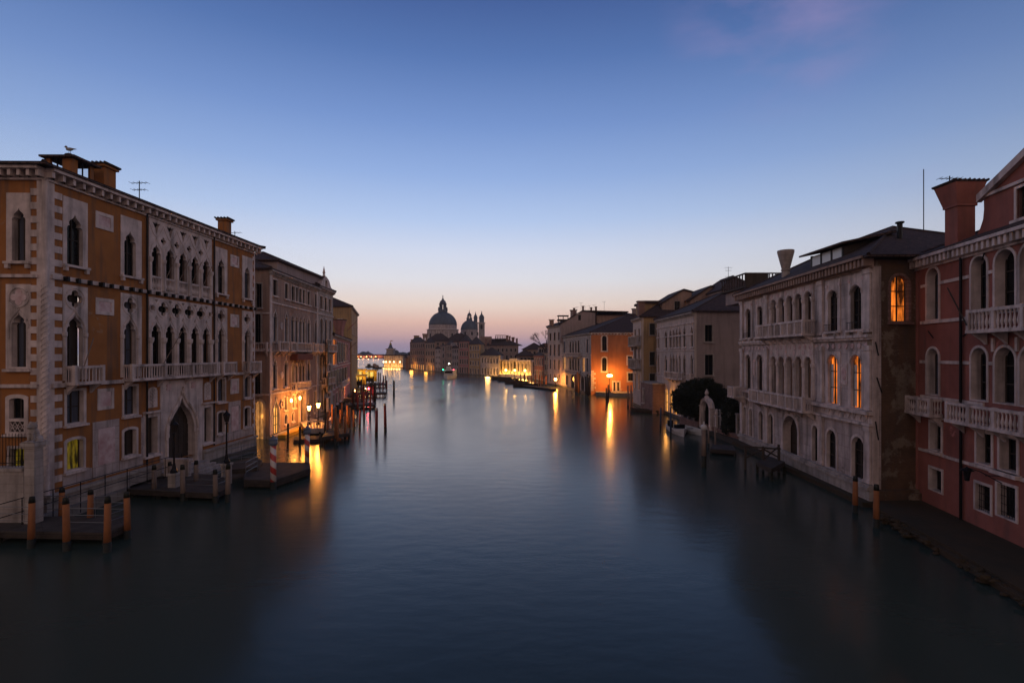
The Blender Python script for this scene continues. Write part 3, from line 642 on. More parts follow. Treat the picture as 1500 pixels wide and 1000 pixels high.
def house(name, label, A, B, depth, Hh, wall, rows, side=(), ridge=2.0, roof='tile', cat='house', group=None, side_wall=None, over=.4, corn=None, toward=(0, 40), base=.2, side2=None, cm='stone', sidevec=None, inset=None):
    f = Fr(A, B, toward); b = thing(name, label, cat, (A[0], A[1], 0), group)
    hs = []
    for r in rows: hs += wins(f, b, r)
    MB(f).plate(rect(0, f.L, -.5, Hh), hs, 0, -.3).build('canal_wall', wall, b)
    MB(f).box(-.02, f.L+.02, .003, .07, -.5, .42).build('tide_band', 'stone_damp', b)
    back = -f.n*depth if sidevec is None else Vector(sidevec)
    A2 = f.A+back; B2 = f.B+back; h2 = []
    g = Fr(f.A, A2, f.A-f.t*10); 
    for r in side: h2 += wins(g, b, r)
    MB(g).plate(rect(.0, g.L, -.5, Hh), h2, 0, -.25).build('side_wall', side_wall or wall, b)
    g2 = Fr(f.B, B2, f.B+f.t*10); h3 = []
    for r in (side2 or ()): h3 += wins(g2, b, r)
    MB(g2).plate(rect(.0, g2.L, -.5, Hh), h3, 0, -.25).build('side_wall', side_wall or wall, b)
    MB(Fr(A2, B2, A2+back)).plate(rect(0, f.L, -.5, Hh), [], 0, 0).build('rear_wall', side_wall or wall, b)
    if roof: hip(b, [f.A, f.B, B2, A2], Hh, ridge, over, roof, inset=inset)
    if corn: cornice(f, b, -.1, f.L+.1, Hh-corn, corn-.02, .4, .5, cm)
    return b, f, g
def strings(f, b, zs, m='marble', h=.16, u0=0, u1=None):
    for z in zs: MB(f).box(u0, u1 or f.L, .003, .11, z, z+h).build('string_course', m, b)

# ================================================================ left bank, further on
def left_bank():
    A, B = (-25.6, 54.0), (-26.4, 69.6); LW = (378, 384)
    b, f, g = house('brown_palace', 'brown gothic palace lit orange at its foot by lanterns, just past the ochre palace', A, B, 12, 17.9, 'plaster_brown', [
        dict(z=(15.3, 17.0), px=[(399.5, 406), (417, 422), (427, 431.5), (433, 436.5), (438, 442), (443.5, 447), (450, 454), (461, 464)], nv=2, nh=1),
        dict(z=(10.34, 13.7), sh='gothic', px=[(400, 405.5), (417, 421.5), (450, 454), (461, 464)], k=.2, pane='curtain', nv=2, nh=3),
        dict(z=(10.34, 13.7), sh='gothic', px=[(426, 431), (432, 436.5), (437.7, 442), (443, 447)], k=.1, pane='curtain', nv=1, nh=3),
        dict(z=(5.3, 8.5), sh='gothic', px=[(399.5, 405), (416, 421), (450, 454)], k=.2, pane='glass_brown', nv=2, nh=3),
        dict(z=(5.3, 8.2), sh='gothic', px=[(427, 431), (432.3, 436.5), (437.7, 442), (443, 447)], k=.1, pane=['lit_dim', 'glass_brown', 'glass_brown', 'glass_brown'], nv=1, nh=2),
        dict(z=(.3, 4.1), sh='ogee', px=[(399.5, 409)], k=.25, pane='lit_ochre', nv=3, nh=4, sill=0),
        dict(z=(2.6, 4.1), px=[(416, 420), (427.5, 432)], k=.12, pane='lit_dim', nv=2, nh=2),
        dict(z=(1.0, 2.1), sh='arch', px=[(416.5, 420.5), (427, 431)], pane='glass', nv=1, nh=1),
        dict(z=(.3, 4.3), sh='arch', px=[(438, 444.5)], k=.22, pane='glass_brown', nv=2, nh=2, sill=0),
        dict(z=(1.2, 4.0), px=[(449, 452), (460, 463.5)], pane='glass_brown', nv=2, nh=2)],
        side=[dict(z=(13.9, 16.4), px=[(375, 383.4)], m='stone'), dict(z=(10.2, 13.3), sh='arch', px=[(373, 382)], k=.2, m='stone'), dict(z=(4.7, 7.5), sh='arch', px=[(372, 381.5)], k=.2, m='stone'),
              dict(z=(-.3, 4.0), sh='arch', px=[(373, 386)], k=.25, pane='lit_dim', m='stone', sill=0, nv=2, nh=1)],
        ridge=2.6, cat='palace', corn=.4, sidevec=(-12, 1.0))
    strings(f, b, (14.4, 9.1, 4.65)); strings(g, b, (13.2, 9.4, 4.6))
    for a, c in ((399, 414), (417, 425), (426, 448), (450, 456), (458, 464.6)): balcony(f, b, f.u(a), f.u(c), 9.4, .95, .8, .3, POST, brackets=3)
    balcony(f, b, f.u(425), f.u(447.5), 4.75, .9, .8, .3, POST, brackets=4)
    balcony(g, b, .0, 1.9, 9.4, .8, .5, .3, POST)
    MB(f).box(f.u(424.5), f.u(447.8), .05, .9, 8.25, 9.0).build('awning', 'awning', b)
    MB(f).box(f.u(438)-.6, f.u(444.5)+.6, .05, .5, 4.4, 4.75).box(f.u(438)-.45, f.u(438)-.1, .05, .3, .2, 4.4).box(f.u(444.5)+.1, f.u(444.5)+.45, .05, .3, .2, 4.4).build('door_surround', 'marble', b)
    for u in (.35, 15.3): MB(f).box(u-.3, u+.3, .004, .06, 0, 17.4).build('corner_pilaster', 'marble', b)
    for (u, z) in ((3.2, 12.1), (3.2, 6.6)):
        MB(f).plate(circ(u, z, .42), [], .08, .003).build('marble_roundel', 'marble', b)
    for px in (412, 435):
        u = f.u(px); MB(f).tube([(x, .06, z) for x, z in circ(u, 3.4, .4, 16)], .09, 5, True).build('round_window_frame', 'marble', b)
    MB(f).box(-.1, f.L, -.2, .7, -.5, .32).build('foundation_step', 'stone', b)
    MB(f).box(.5, 7.5, .702, 1.5, -.1, .34).build('landing_edge', 'yellow_paint_and_glow', b)  # lamplight on this ledge is put in as yellow colour
    # upper storey set back over the roof
    mb = MB(); mb.add([(-26.9, 58.6, 18), (-26.9, 72, 18), (-33, 72, 18), (-33, 58.6, 18), (-26.9, 58.6, 19.6), (-26.9, 72, 19.6), (-33, 72, 19.6), (-33, 58.6, 19.6)], [(0, 1, 5, 4), (1, 2, 6, 5), (2, 3, 7, 6), (3, 0, 4, 7)]); mb.build('attic_wall', 'grey_plaster', b)
    hip(b, [(-26.9, 58.6), (-26.9, 72), (-33, 72), (-33, 58.6)], 19.6, 1.6, .4)
    # wall lanterns, alight
    for px, z in ((417, 3.7), (430, 3.75)):
        p = f.w(f.u(px), .75, z); l = MB().tube([f.w(f.u(px), 0, z+.5), f.w(f.u(px), .75, z+.55), f.w(f.u(px), .75, z+.25)], .03, 5).build('wall_lantern_arm', 'dark_iron', b)
        MB().lathe(p.x, p.y, [(.08, z-.2), (.14, z), (.12, z+.12), (.04, z+.2)], 8).build('lamp_glass', 'lamp_warm', l); light(f.w(f.u(px), 1.1, z-.1), (1, .34, .05), 150, .12, b)
    light(g.w(1.3, .5, 2.3), (1, .36, .05), 60, .2, b)
    # baroque wing
    A, B = (-26.4, 69.65), (-26.75, 76.5)
    b, f, g = house('stone_palace', 'narrow pale stone palace with a curved gable and obelisk, squeezed beyond the brown gothic palace', A, B, 9, 18.2, 'stone', [
        dict(z=(15.2, 17.0), n=3, w=1.1), dict(z=(10.4, 13.9), sh='arch', n=3, w=1.1, pane='curtain'), dict(z=(5.3, 8.5), n=3, w=1.1, pane='glass'), dict(z=(1.2, 4.0), n=2, w=1.1, pane='glass_brown')],
        ridge=1.8, cat='palace', corn=.4, sidevec=(-9, .5))
    strings(f, b, (14.4, 9.1, 4.65)); balcony(f, b, .3, 6.4, 9.4, .95, .8, .3, POST, brackets=4); balcony(f, b, 1.2, 5.4, 4.75, .9, .8, .3, POST, brackets=4)
    gb = [(0, 18.22), (6.5, 18.22), (6.5, 18.5), (5.6, 18.7), (5.2, 19.1), (4.7, 19.6), (3.4, 20.0), (2.2, 19.6), (1.6, 19.1), (1.2, 18.7), (0, 18.5)]
    gb = MB(f).plate(gb, [arch(2.9, 3.9, 18.5, 19.5)], .1, -.6, True).build('curved_gable', 'marble', b); MB(f).lathe(3.4, -.25, [(.22, 20.0), (.22, 20.2), (.1, 20.3), (.22, 20.5), (.15, 20.8), (.05, 21.3), (.02, 21.5)], 8).build('obelisk', 'marble', gb)
    # pink house with a lit window
    A, B = (-26.9, 76.6), (-35.4, 112)
    b, f, g = house('pink_house', 'long dull-pink house with one tall lit window on the left bank', A, B, 12, 11.9, 'pink_plaster', [
        dict(z=(7.6, 10.9), px=[(480.5, 483.3)], pane='glass', shut=True), dict(z=(7.3, 11.2), px=[(487.3, 492.6)], pane='lit_orange', nv=3, nh=3), dict(z=(7.6, 10.9), px=[(494.5, 496.5), (498.3, 500), (502, 503.4)], pane='glass', shut=True),
        dict(z=(7.6, 10.9), px=[(505, 506.2), (507.8, 509)], pane=['lit_dim', 'glass']),
        dict(z=(3.7, 6.4), px=[(481, 484), (486.5, 489), (491, 493), (495, 497), (499, 500.5), (503, 504.3), (506.5, 507.6)], pane=['glass', 'curtain'], shut=True), dict(z=(.9, 2.7), px=[(481, 484), (487, 489.5), (492, 494.5), (497, 499), (502, 503.5)], pane='glass_brown')],
        ridge=2.2, corn=.3, sidevec=(-10, -1))
    strings(f, b, (6.9,)); balcony(f, b, 9, 26, 3.4, .9, .7, .35, POST, brackets=5)
    chimney(b, -28.3, 79, 11.9, 14.7, 1.0, 'pink_plaster'); chimney(b, -31, 92, 11.9, 15.0, 1.1, 'pink_plaster', 'flare')
    mb = MB()
    for i in range(6): mb.ball((-29.2-.25*i, 83+i*1.2, 13.3+.3*(i % 2)), (.7, .8, .6), 8, 5)
    # roof terrace plants
    b, f, g = house('yellow_house', 'tall yellow-ochre house under a dark hipped roof rising behind the pink house', (-35.3, 112.5), (-41, 136), 14, 19.3, 'yellow_plaster', [dict(z=(13.5, 15.6), n=5), dict(z=(9, 12), n=5)],
        side=[dict(z=(15, 16.6), u=[(2.0, 3.0)]), dict(z=(11, 12.8), u=[(2.0, 3.0), (6, 7)])], ridge=3.4, sidevec=(-13, 0), corn=.3, cat='house')
    b2 = thing('hanging_flag', 'italian-coloured flag hanging from a slanting pole on the pink house, the lower one', 'flag', (X(513.5, 108), 106, H(505, 108)), 'flags on the left bank')
    def flag(nm, lab, px, Z, ytop, ybot, ms):
        x = X(px, Z); zt = H(ytop, Z); zb = H(ybot, Z); t = thing('flag', lab, 'flag', (x, Z, zb), 'flags on the left bank'); mb = MB().tube([(x-1.2, Z, zb-.2), (x+.9, Z, zt+.2)], .05, 5).build('flag_pole', 'pole_grey', t)
        k = len(ms)
        for i, m_ in enumerate(ms):
            c = MB(); a0 = i/k; a1 = (i+1)/k; pts = []
            for j in range(5):
                t_ = j/4
                for a in (a0, a1): pts.append((x+.8-1.5*t_*.9-a*.9+.25*a, Z+.15*math.sin(j*1.9+a*3), zt-(zt-zb)*(t_*.6+.35*a)))
            c.add(pts, [(2*j, 2*j+1, 2*j+3, 2*j+2) for j in range(4)]); c.build('flag_cloth', m_, t)
    D.objects.remove(b2)
    flag('flag', 'dark red flag on a slanting pole, the upper of two on the left bank', 516.5, 104, 471, 484, ['cloth_red'])
    flag('flag', 'green white and red flag on a slanting pole, the lower one by the pink house', 517, 108, 501, 513, ['cloth_green', 'cloth_white', 'cloth_red'])
left_bank()

# ================================================================ PALACE 2: marble palace, right
def palace_marble():
    A, B = (21.4, 30.4), (22.6, 50.4); b = thing('marble_palace', 'pale carved marble palace with rows of round arches and a bare brick flank', 'palace', (21.4, 30.4, 0))
    f = Fr(A, B); ZE = 14.2; hs = []
    M3 = [(1.0, 2.05), (3.55, 4.65), (15.15, 16.2), (17.75, 18.85)]
    for i, (a, c) in enumerate(M3):
        hs.append(win(f, b, 'arch', (a, c, 10.55, 13.25), (a-.32, c+.32, 10.5, 13.95), pane='glass', nv=2, nh=3, depth=.24, sill=.12))
        w = MB(f); w.tube([(x, .07, z) for x, z in arch(a-.08, c+.08, 11.6, 13.33)[2:]], .05, 5)
        w.build('arch_moulding', 'marble', b)
        for x in (a-.2, c+.2): MB(f).plate(circ(x, 13.62, .13, 12), [], .075, .052).build('roundel', 'marble_panel', b)
        mb = MB(f).box(a-.1, c+.1, .17, .2, 10.5, 10.52)
        for k in range(8): mb.tube([(a-.05+(c-a+.1)*k/7, .3, 10.5), (a-.05+(c-a+.1)*k/7, .3, 10.95)], .012, 4)
        mb.tube([(a-.08, .3, 10.96), (c+.08, .3, 10.96)], .02, 4); mb.build('window_grille', 'dark_iron', b)
        for x in (a-.2, c+.1): MB(f).box(x, x+.14, .05, .32, 10.0, 10.36).build('bracket', 'marble', b)
    pn2 = ['lit_orange', 'lit_orange', 'glass_brown', 'glass_brown']
    for i, (a, c) in enumerate(M3):
        hs.append(win(f, b, 'arch', (a, c, 5.65, 8.9), (a-.32, c+.32, 5.6, 9.15), pane=pn2[i], nv=2, nh=3, depth=.24, sill=.08))
        MB(f).tube([(x, .07, z) for x, z in arch(a-.08, c+.08, 7.2, 8.98)[2:]], .05, 5).build('arch_moulding', 'marble', b)
        if i < 2:
            mb = MB(f).box(a+.04, a+.2, -.17, -.14, 5.7, 8.3).box(c-.3, c-.04, -.17, -.14, 5.7, 8.3); mb.build('curtain', 'cloth_white', b)
    # five-light loggias
    u0, u1 = 6.55, 13.6; n = 5; bw = (u1-u0)/n
    for (z0, z1, zt, zb) in ((10.5, 13.55, 14.15, 10.45), (5.65, 8.75, 9.85, 5.6)):
        holes = []; mb = MB(f)
        for i in range(n):
            m_ = u0+bw*(i+.5); holes.append(arch(m_-.48, m_+.48, z0, z1)); mb.tube([(x, .08, z) for x, z in arch(m_-.56, m_+.56, 12.0 if z0 > 9 else 7.3, z1+.08)[2:]], .05, 5)
        mb.plate(rect(u0, u1, zb, zt), holes, .06, -.2)
        for i in range(n+1):
            x = u0+bw*i+(.1 if i == 0 else -.1 if i == n else 0); mb.lathe(x, .0, [(.2, z0), (.16, z0+.18), (.145, z1-.8), (.2, z1-.7), (.22, z1-.5), (.2, z1-.48)], 10)
        lg = mb.build('loggia', 'marble', b)
        for i in range(n): m_ = u0+bw*(i+.5); pane_bars(f, lg, m_-.52, m_+.52, z0, z1, -.46, 'glass', 2, 4, 'wood_dark' if i < 2 else 'marble', .025)
        zz = z1+.33
        for i in range(n+1): MB(f).plate(circ(u0+bw*i+(.3 if i == 0 else -.3 if i == n else 0), min(zz, zt-.3), .2, 14), [], .08, .062).build('roundel', 'marble_panel', lg)
        hs.append(rect(u0+.02, u1-.02, zb+.02, zt-.02))
    # frieze of discs over the first-floor windows
    for i in range(28):
        u = .55+.7*i
        if u0-.1 < u < u1+.1: continue
        MB(f).plate(circ(u, 9.5, .17, 12), [], .045, .003).build('roundel', 'marble_panel', b)
    for i in range(9):
        MB(f).plate(circ(u0+.4+.78*i, 9.52, .2, 12), [], .085, .062).build('roundel', 'marble_panel', b)
    # plaques with a disc
    for (a, c) in ((2.45, 3.15), (16.75, 17.2)):
        mb = MB(f).plate(rect(a, c, 7.0, 8.4), [], .05, .003).build('plaque', 'marble', b); m_ = (a+c)/2
        MB(f).plate([(m_+.72*(c-a)/2*math.cos(t/8*math.pi), 7.7+.42*math.sin(t/8*math.pi)) for t in range(16)], [], .08, .052).build('marble_disc', 'marble_panel', mb)
        for x in (a+.1, c-.1):
            for z in (7.15, 8.25): MB(f).plate(circ(x, z, .09, 10), [], .08, .052).build('marble_disc', 'marble_panel', mb)
    # ground floor arches
    G = [(.75, 2.0), (3.75, 4.85), (6.0, 6.75), (13.1, 13.95), (15.1, 15.95), (17.4, 18.1), (18.85, 19.5)]
    for i, (a, c) in enumerate(G):
        hs.append(win(f, b, 'arch', (a, c, 1.25, 3.85), None, k=.18, pane='glass', nv=2, nh=3, depth=.3, sill=.1))
    hs.append(win(f, b, 'arch', (8.9, 11.3, .7, 4.1), None, k=.28, pane='glass_brown', nv=2, nh=3, depth=.7, sill=0))
    MB(f).plate(rect(0, f.L, .9, ZE), hs, 0, -.5).build('canal_wall', 'marble_slab', b)
    # pilasters
    for u in (.05, 5.25, 14.0, 19.55):
        for (z0, z1) in ((1.25, 4.35), (5.62, 9.2), (10.3, 13.8)):
            w_ = .3; MB(f).box(u, u+2*w_, .003, .14, z0, z1).box(u-.06, u+2*w_+.06, .0035, .2, z1+.001, z1+.3).box(u-.05, u+2*w_+.05, .004, .19, z0-.001, z0+.18).build('pilaster', 'marble', b)
    # entablatures and carved band
    mb = MB(f).box(-.1, f.L+.1, .002, .3, 9.98, 10.16).box(-.06, f.L+.06, .0025, .2, 9.84, 9.979).build('entablature', 'marble', b)
    MB(f).box(-.15, f.L+.15, .002, .42, 5.36, 5.58).box(-.1, f.L+.1, .0022, .26, 4.68, 4.84).build('entablature', 'marble', b)
    cb_ = MB(f)
    for i in range(9): u = .3+.58*i; cb_.add([(u, .004, 5.3), (u+.5, .004, 5.3), (u+.25, .004, 4.9), (u, .09, 5.3), (u+.5, .09, 5.3), (u+.25, .09, 4.9)], [(0, 1, 2), (3, 4, 5), (0, 1, 4, 3), (1, 2, 5, 4), (2, 0, 3, 5)])
    cb_.box(0, 5.6, .003, .05, 4.841, 5.358); cb_.build('carved_frieze', 'marble', b)
    MB(f).box(-.1, f.L+.1, -.4, .25, -.8, .9).box(-.15, f.L+.15, -.3, .4, .901, 1.08).box(-.1, f.L+.1, .0021, .28, 1.081, 1.22).build('plinth', 'stone', b)
    MB(f).box(-.4, f.L+.4, -.3, .8, -.8, .28).build('foundation_ledge', 'weedy_stone', b)
    balcony(f, b, 6.2, 14.4, 10.45, 1.0, 1.0, .16, [(.03, 0), (.03, .9)], brackets=6, posts=8)
    balcony(f, b, 6.2, 15.9, 4.9, .95, 1.0, .16, [(.03, 0), (.03, .9)], brackets=6, posts=8)
    balcony(f, b, 18.6, 20.3, 4.9, .9, 1.3, .18, POST, brackets=2, posts=2)
    cornice(f, b, -.15, f.L+.3, ZE, .62, .75, .4, 'plaster_brown', .2)
    # brick flank facing the bridge
    g = Fr((21.4, 30.4), (25.4, 30.7), (10, 0)); gh = []
    gh.append(win(g, b, 'arch', (g.u(1304.5), g.u(1330), H(470, 30.5), H(404, 30.5)), None, k=.17, pane='lit_orange', nv=2, nh=3, depth=.3, m='brick_pink', sill=.1))
    MB(g).plate(rect(0, g.L, -.5, ZE+.4), gh, 0, -.4).build('brick_flank', 'brick_brown', b)
    MB(g).box(-.02, .5, .004, .05, 1.2, 14.1).build('corner_pilaster', 'marble', b)
    MB(g).box(0, 4, .002, .3, -.6, .95).box(2.1, 2.9, .302, .5, .4, .8).build('flank_footing', 'brick_brown', b)
    mb = MB(g)
    for (x0, z0, x1, z1) in ((.3, 8.9, .1, 9.7), (.2, 7.6, .5, 6.7), (.3, 3.9, .1, 5.0)): mb.tube([(x0, .1, z0), (x1, .12, z1)], .04, 4)
    mb.build('iron_tie', 'dark_iron', b)
    r = Fr((25.4, 30.9), (33, 31.5), (10, 0)); MB(r).plate(rect(0, r.L, 0, ZE+.4), [], 0, -.3).build('rear_wall', 'plaster_brown', b)
    r = Fr(B, (33, 51.5), (0, 90)); MB(r).plate(rect(0, r.L, 0, ZE+.4), [], 0, -.3).build('rear_wall', 'plaster_brown', b)
    # tiled roof: hipped block at the near end, lower wing beyond
    hip(b, [(21.4, 30.4), (22.6, 50.4), (35, 50.4), (34, 30.6)], ZE+.45, 3.7, .65, inset=8)
    mb = MB(); mb.add([(22.9, 35.3, 15.3), (22.9, 39.2, 15.3), (26, 39.2, 15.3), (26, 35.3, 15.3), (22.9, 35.3, 16.4), (22.9, 39.2, 16.4), (26, 39.2, 17.2), (26, 35.3, 17.2)], [(0, 1, 2, 3), (1, 2, 6, 5), (2, 3, 7, 6), (3, 0, 4, 7)])
    dm = mb.build('dormer', 'wood_dark', b)
    MB().add([(22.3, 34.6, 16.45), (22.3, 39.8, 16.45), (26.2, 39.8, 17.25), (26.2, 34.6, 17.25), (22.3, 34.6, 16.58), (22.3, 39.8, 16.58), (26.2, 39.8, 17.4), (26.2, 34.6, 17.4)], [(0, 1, 2, 3), (4, 5, 6, 7), (0, 1, 5, 4), (1, 2, 6, 5), (2, 3, 7, 6), (3, 0, 4, 7)]).build('dormer_roof', 'tile', dm)
    for i in range(4): y = 35.4+3.7*i/3; MB().box(22.84, 23.0, y-.09, y+.09, 15.3, 16.44).build('window_post', 'dark_iron', dm)
    for i in range(3): y = 35.4+3.7*i/3; MB().box(22.87, 22.89, y+.1, y+1.13, 15.4, 16.4).build('pane', 'skylight', dm)
    chimney(b, X(1151, 43), 43, 14.8, H(367, 43), .62, 'stone', 'cone')
    MB().tube([(X(1353, 36.5), 36.5, 17.5), (X(1353, 36.5), 36.5, H(248, 36.5))], .03, 5).build('aerial_mast', 'dark_iron', b)
    MB().lathe(X(1318, 34), 34, [(.16, 16.2), (.16, H(328, 34)), (.26, H(327, 34)), (.26, H(325, 34))], 8).build('roof_vent', 'dark_iron', b)
    for x, y, z in ((22.2, 31.6, 7.2), (22.3, 34.4, 7.2)): light((x+.2, y, z), (1, .5, .15), 6, .2, b)
palace_marble()

# ================================================================ PALACE 3: red palace, far right
def palace_red():
    A, B = (24.15, 30.4), (21.66, 16.8); b = thing('red_palace', 'dark red plastered palace with white window frames and balconies at the right edge', 'palace', (24.15, 30.4, 0))
    f = Fr(A, B); ZE = 14.05; hs = []
    for (z0, z1, sh) in ((10.95, 13.85, 'arch'), (6.7, 9.3, 'arch')):
        for (a, c) in ((.84, 1.88), (4.5, 5.55), (6.1, 7.3), (7.6, 8.8), (9.1, 10.3), (11.2, 12.3)): hs.append(win(f, b, sh, (a, c, z0, z1), None, k=.13, pane='glass' if a > 2 else 'curtain', nv=2, nh=3, depth=.5, sill=0))
    for (a, c) in ((1.15, 2.1), (4.88, 5.85), (6.4, 7.4), (8.2, 9.2), (10.2, 11.2)):
        hs.append(win(f, b, 'rect', (a, c, 3.6, 5.1), None, k=.14, pane='glass', nv=2, nh=2, depth=.45, sill=.06))
    for (a, c, z0, z1) in ((1.1, 2.15, 1.3, 2.5), (4.8, 5.8, 1.25, 2.55), (6.25, 7.35, 1.4, 2.9), (8.2, 9.2, 1.3, 2.6)):
        hs.append(win(f, b, 'rect', (a, c, z0, z1), None, k=.13, pane='glass', nv=None, depth=.4, sill=.0))
        gr = MB(f)
        if a > 3:
            for i in range(7): x = a+(c-a)*(i+.5)/7; gr.tube([(x, -.1, z0), (x, -.1, z1)], .014, 4)
            for i in range(4): z = z0+(z1-z0)*(i+.5)/4; gr.tube([(a, -.1, z), (c, -.1, z)], .014, 4)
            gr.build('window_grille', 'dark_iron', b)
    MB(f).plate(rect(0, f.L, .1, ZE), hs, 0, -.55).build('canal_wall', 'red_plaster', b)
    for (z, segs) in ((12.85, ((.3, .7), (2.02, 4.36), (5.7, 5.95), (7.44, 7.46), (8.93, 8.97), (10.44, 11.05))), (8.45, ((.2, .7), (2.02, 4.36), (5.7, 5.95), (10.44, 11.05)))):
        for a, c in segs: MB(f).box(a, c, .003, .07, z, z+.17).build('string_course', 'marble', b)
    mb = MB(f)
    for z in (10.72, 6.42): mb.box(.3, 5.4, .0032, .1, z, z+.18)
    mb.box(.1, f.L, .0034, .09, 3.32, 3.47)
    mb.box(.1, f.L, .0036, .07, 5.35, 5.47)
    mb.build('string_course', 'marble', b)
    MB(f).box(6.1, 7.7, .003, .3, 3.35, 3.53).build('hood', 'marble', b); MB(f).box(5.9, 9.6, .003, .3, 5.2, 5.34).build('hood', 'marble', b)
    for u in (6.0, 7.45, 8.95): MB(f).box(u-.08, u+.08, .004, .09, 9.1, 9.75).build('pendant', 'marble', b)
    balcony(f, b, 5.3, 11.0, 10.15, .98, .8, .24, BAL, brackets=5, posts=4)
    balcony(f, b, -.05, 2.35, 5.65, .85, .75, .24, BAL, brackets=2, posts=3)
    balcony(f, b, 3.7, 11.2, 5.6, .9, .8, .24, BAL, brackets=6, posts=5)
    cornice(f, b, -.25, f.L, ZE, .55, .55, .36, 'marble', .17)
    MB(f).tube([(3.85, .12, .3), (3.85, .12, 14.0)], .075, 6).build('drain_pipe', 'dark_iron', b)
    MB(f).tube([(5.5, .85, 10.4), (4.15, .9, 12.4)], .035, 5).build('flag_pole', 'wood_dark', b)
    for p in (((1.0, 10.3), (1.45, 9.9)), ((3.9, 9.9), (4.6, 10.3)), ((5.5, 14.0), (5.3, 13.6))): MB(f).tube([(p[0][0], .06, p[0][1]), (p[1][0], .06, p[1][1])], .035, 4).build('iron_tie', 'dark_iron', b)
    # flank visible beside the brick wall and footing
    MB(f).box(-.3, f.L, -.2, .06, -.6, .3).build('footing', 'stone_damp', b)
    g = Fr(A, (30, 31.0), (20, 0)); MB(g).plate(rect(0, g.L, -.5, ZE+.4), [], -.02, -.3).build('side_wall', 'red_plaster', b)
    # raised gabled storey with a curved shoulder
    f2 = Fr(tuple(f.w(0, -.8, 0)[:2]), tuple(f.w(f.L, -.8, 0)[:2])); a = f2.u(1441)
    def zz(px, py): return f2.z(px, py)
    prof = [(a-.55, 14.5), (13, 14.5), (13, 17.2), (8.8, 18.9), (a+.0, 16.95), (a+.02, 16.4), (a-.05, 15.9), (a-.25, 15.5), (a-.5, 15.2), (a-.55, 14.9)]
    uw = f2.u(1490); MB(f2).plate(prof, [rect(uw, uw+1.2, 15.35, 16.75)], 0, -.5, True).build('gable_wall', 'red_plaster', b)
    win(f2, b, 'rect', (uw, uw+1.2, 15.35, 16.75), None, k=.13, pane='glass', sill=.12, depth=.3)
    mb = MB(f2); mb.box(a-.05, 12.9, .003, .13, 16.95, 17.1)
    mb.add([(a-.15, .003, 16.8), (8.8, .003, 18.8), (8.8, .003, 19.15), (a-.15, .003, 17.2), (a-.15, .25, 16.8), (8.8, .25, 18.8), (8.8, .25, 19.15), (a-.15, .25, 17.2)], [(0, 1, 2, 3), (4, 5, 6, 7), (0, 1, 5, 4), (2, 3, 7, 6), (0, 3, 7, 4), (1, 2, 6, 5)])
    mb.add([(8.801, .003, 18.95), (13.2, .003, 17.15), (13.2, .003, 17.35), (8.801, .003, 19.15), (8.801, .25, 18.95), (13.2, .25, 17.15), (13.2, .25, 17.35), (8.801, .25, 19.15)], [(0, 1, 2, 3), (4, 5, 6, 7), (0, 1, 5, 4), (2, 3, 7, 6), (0, 3, 7, 4), (1, 2, 6, 5)])
    mb.build('pediment_moulding', 'marble', b)
    hip(b, [tuple(f.w(0, 0, 0)[:2]), tuple(f.w(f.L, 0, 0)[:2]), tuple(f.w(f.L, -8, 0)[:2]), tuple(f.w(0, -8, 0)[:2])], ZE+.5, 2.0, .45)
    Zc = 27.6; ch = chimney(b, X(1406, Zc), Zc, 14.3, H(272, Zc), .94, 'red_plaster', 'flare', .8, nf=.68)
    antenna(b, X(1398, Zc), Zc+.3, H(272, Zc), H(255, Zc), 1); antenna(b, X(1416, Zc), Zc-.2, H(272, Zc), H(262, Zc), 1)
    # iron lantern on a bracket
    t = thing('bracket_lantern', 'unlit black iron lantern on a bracket from the red palace wall', 'lantern', tuple(f.w(6.2, 0, 3.0)))
    p = f.w(5.6, .9, 3.2); mb = MB().tube([f.w(6.6, 0, 2.9), f.w(6.0, .6, 3.35), p+Vector((0, 0, .25))], .025, 5); mb.tube([f.w(6.6, 0, 3.3), f.w(6.2, .5, 3.2)], .02, 4); mb.build('bracket', 'dark_iron', t)
    MB().lathe(p.x, p.y, [(.32, p.z+.1), (.3, p.z+.12), (.06, p.z+.24), (.04, p.z+.3)], 6).build('lantern_cap', 'dark_iron', t)
    MB().lathe(p.x, p.y, [(.1, p.z-.4), (.17, p.z+.1)], 6).build('lamp_glass', 'glass', t)
    return b
palace_red()
land('stone_landing', [(21.3, 30.0), (20.3, 28.5), (20.1, 26.2), (19.6, 23.2), (18.6, 18.4), (18, 12), (22, 12), (22.6, 22), (24.4, 30.3)], .38, 'weedy_stone')
land('landing_edge', [(20.1, 28.4), (19.8, 26.2), (19.3, 23.2), (18.3, 18.4), (17.7, 12), (18.1, 12), (18.7, 18.4), (19.7, 23.2), (20.2, 26.2)], .24, 'weedy_stone')

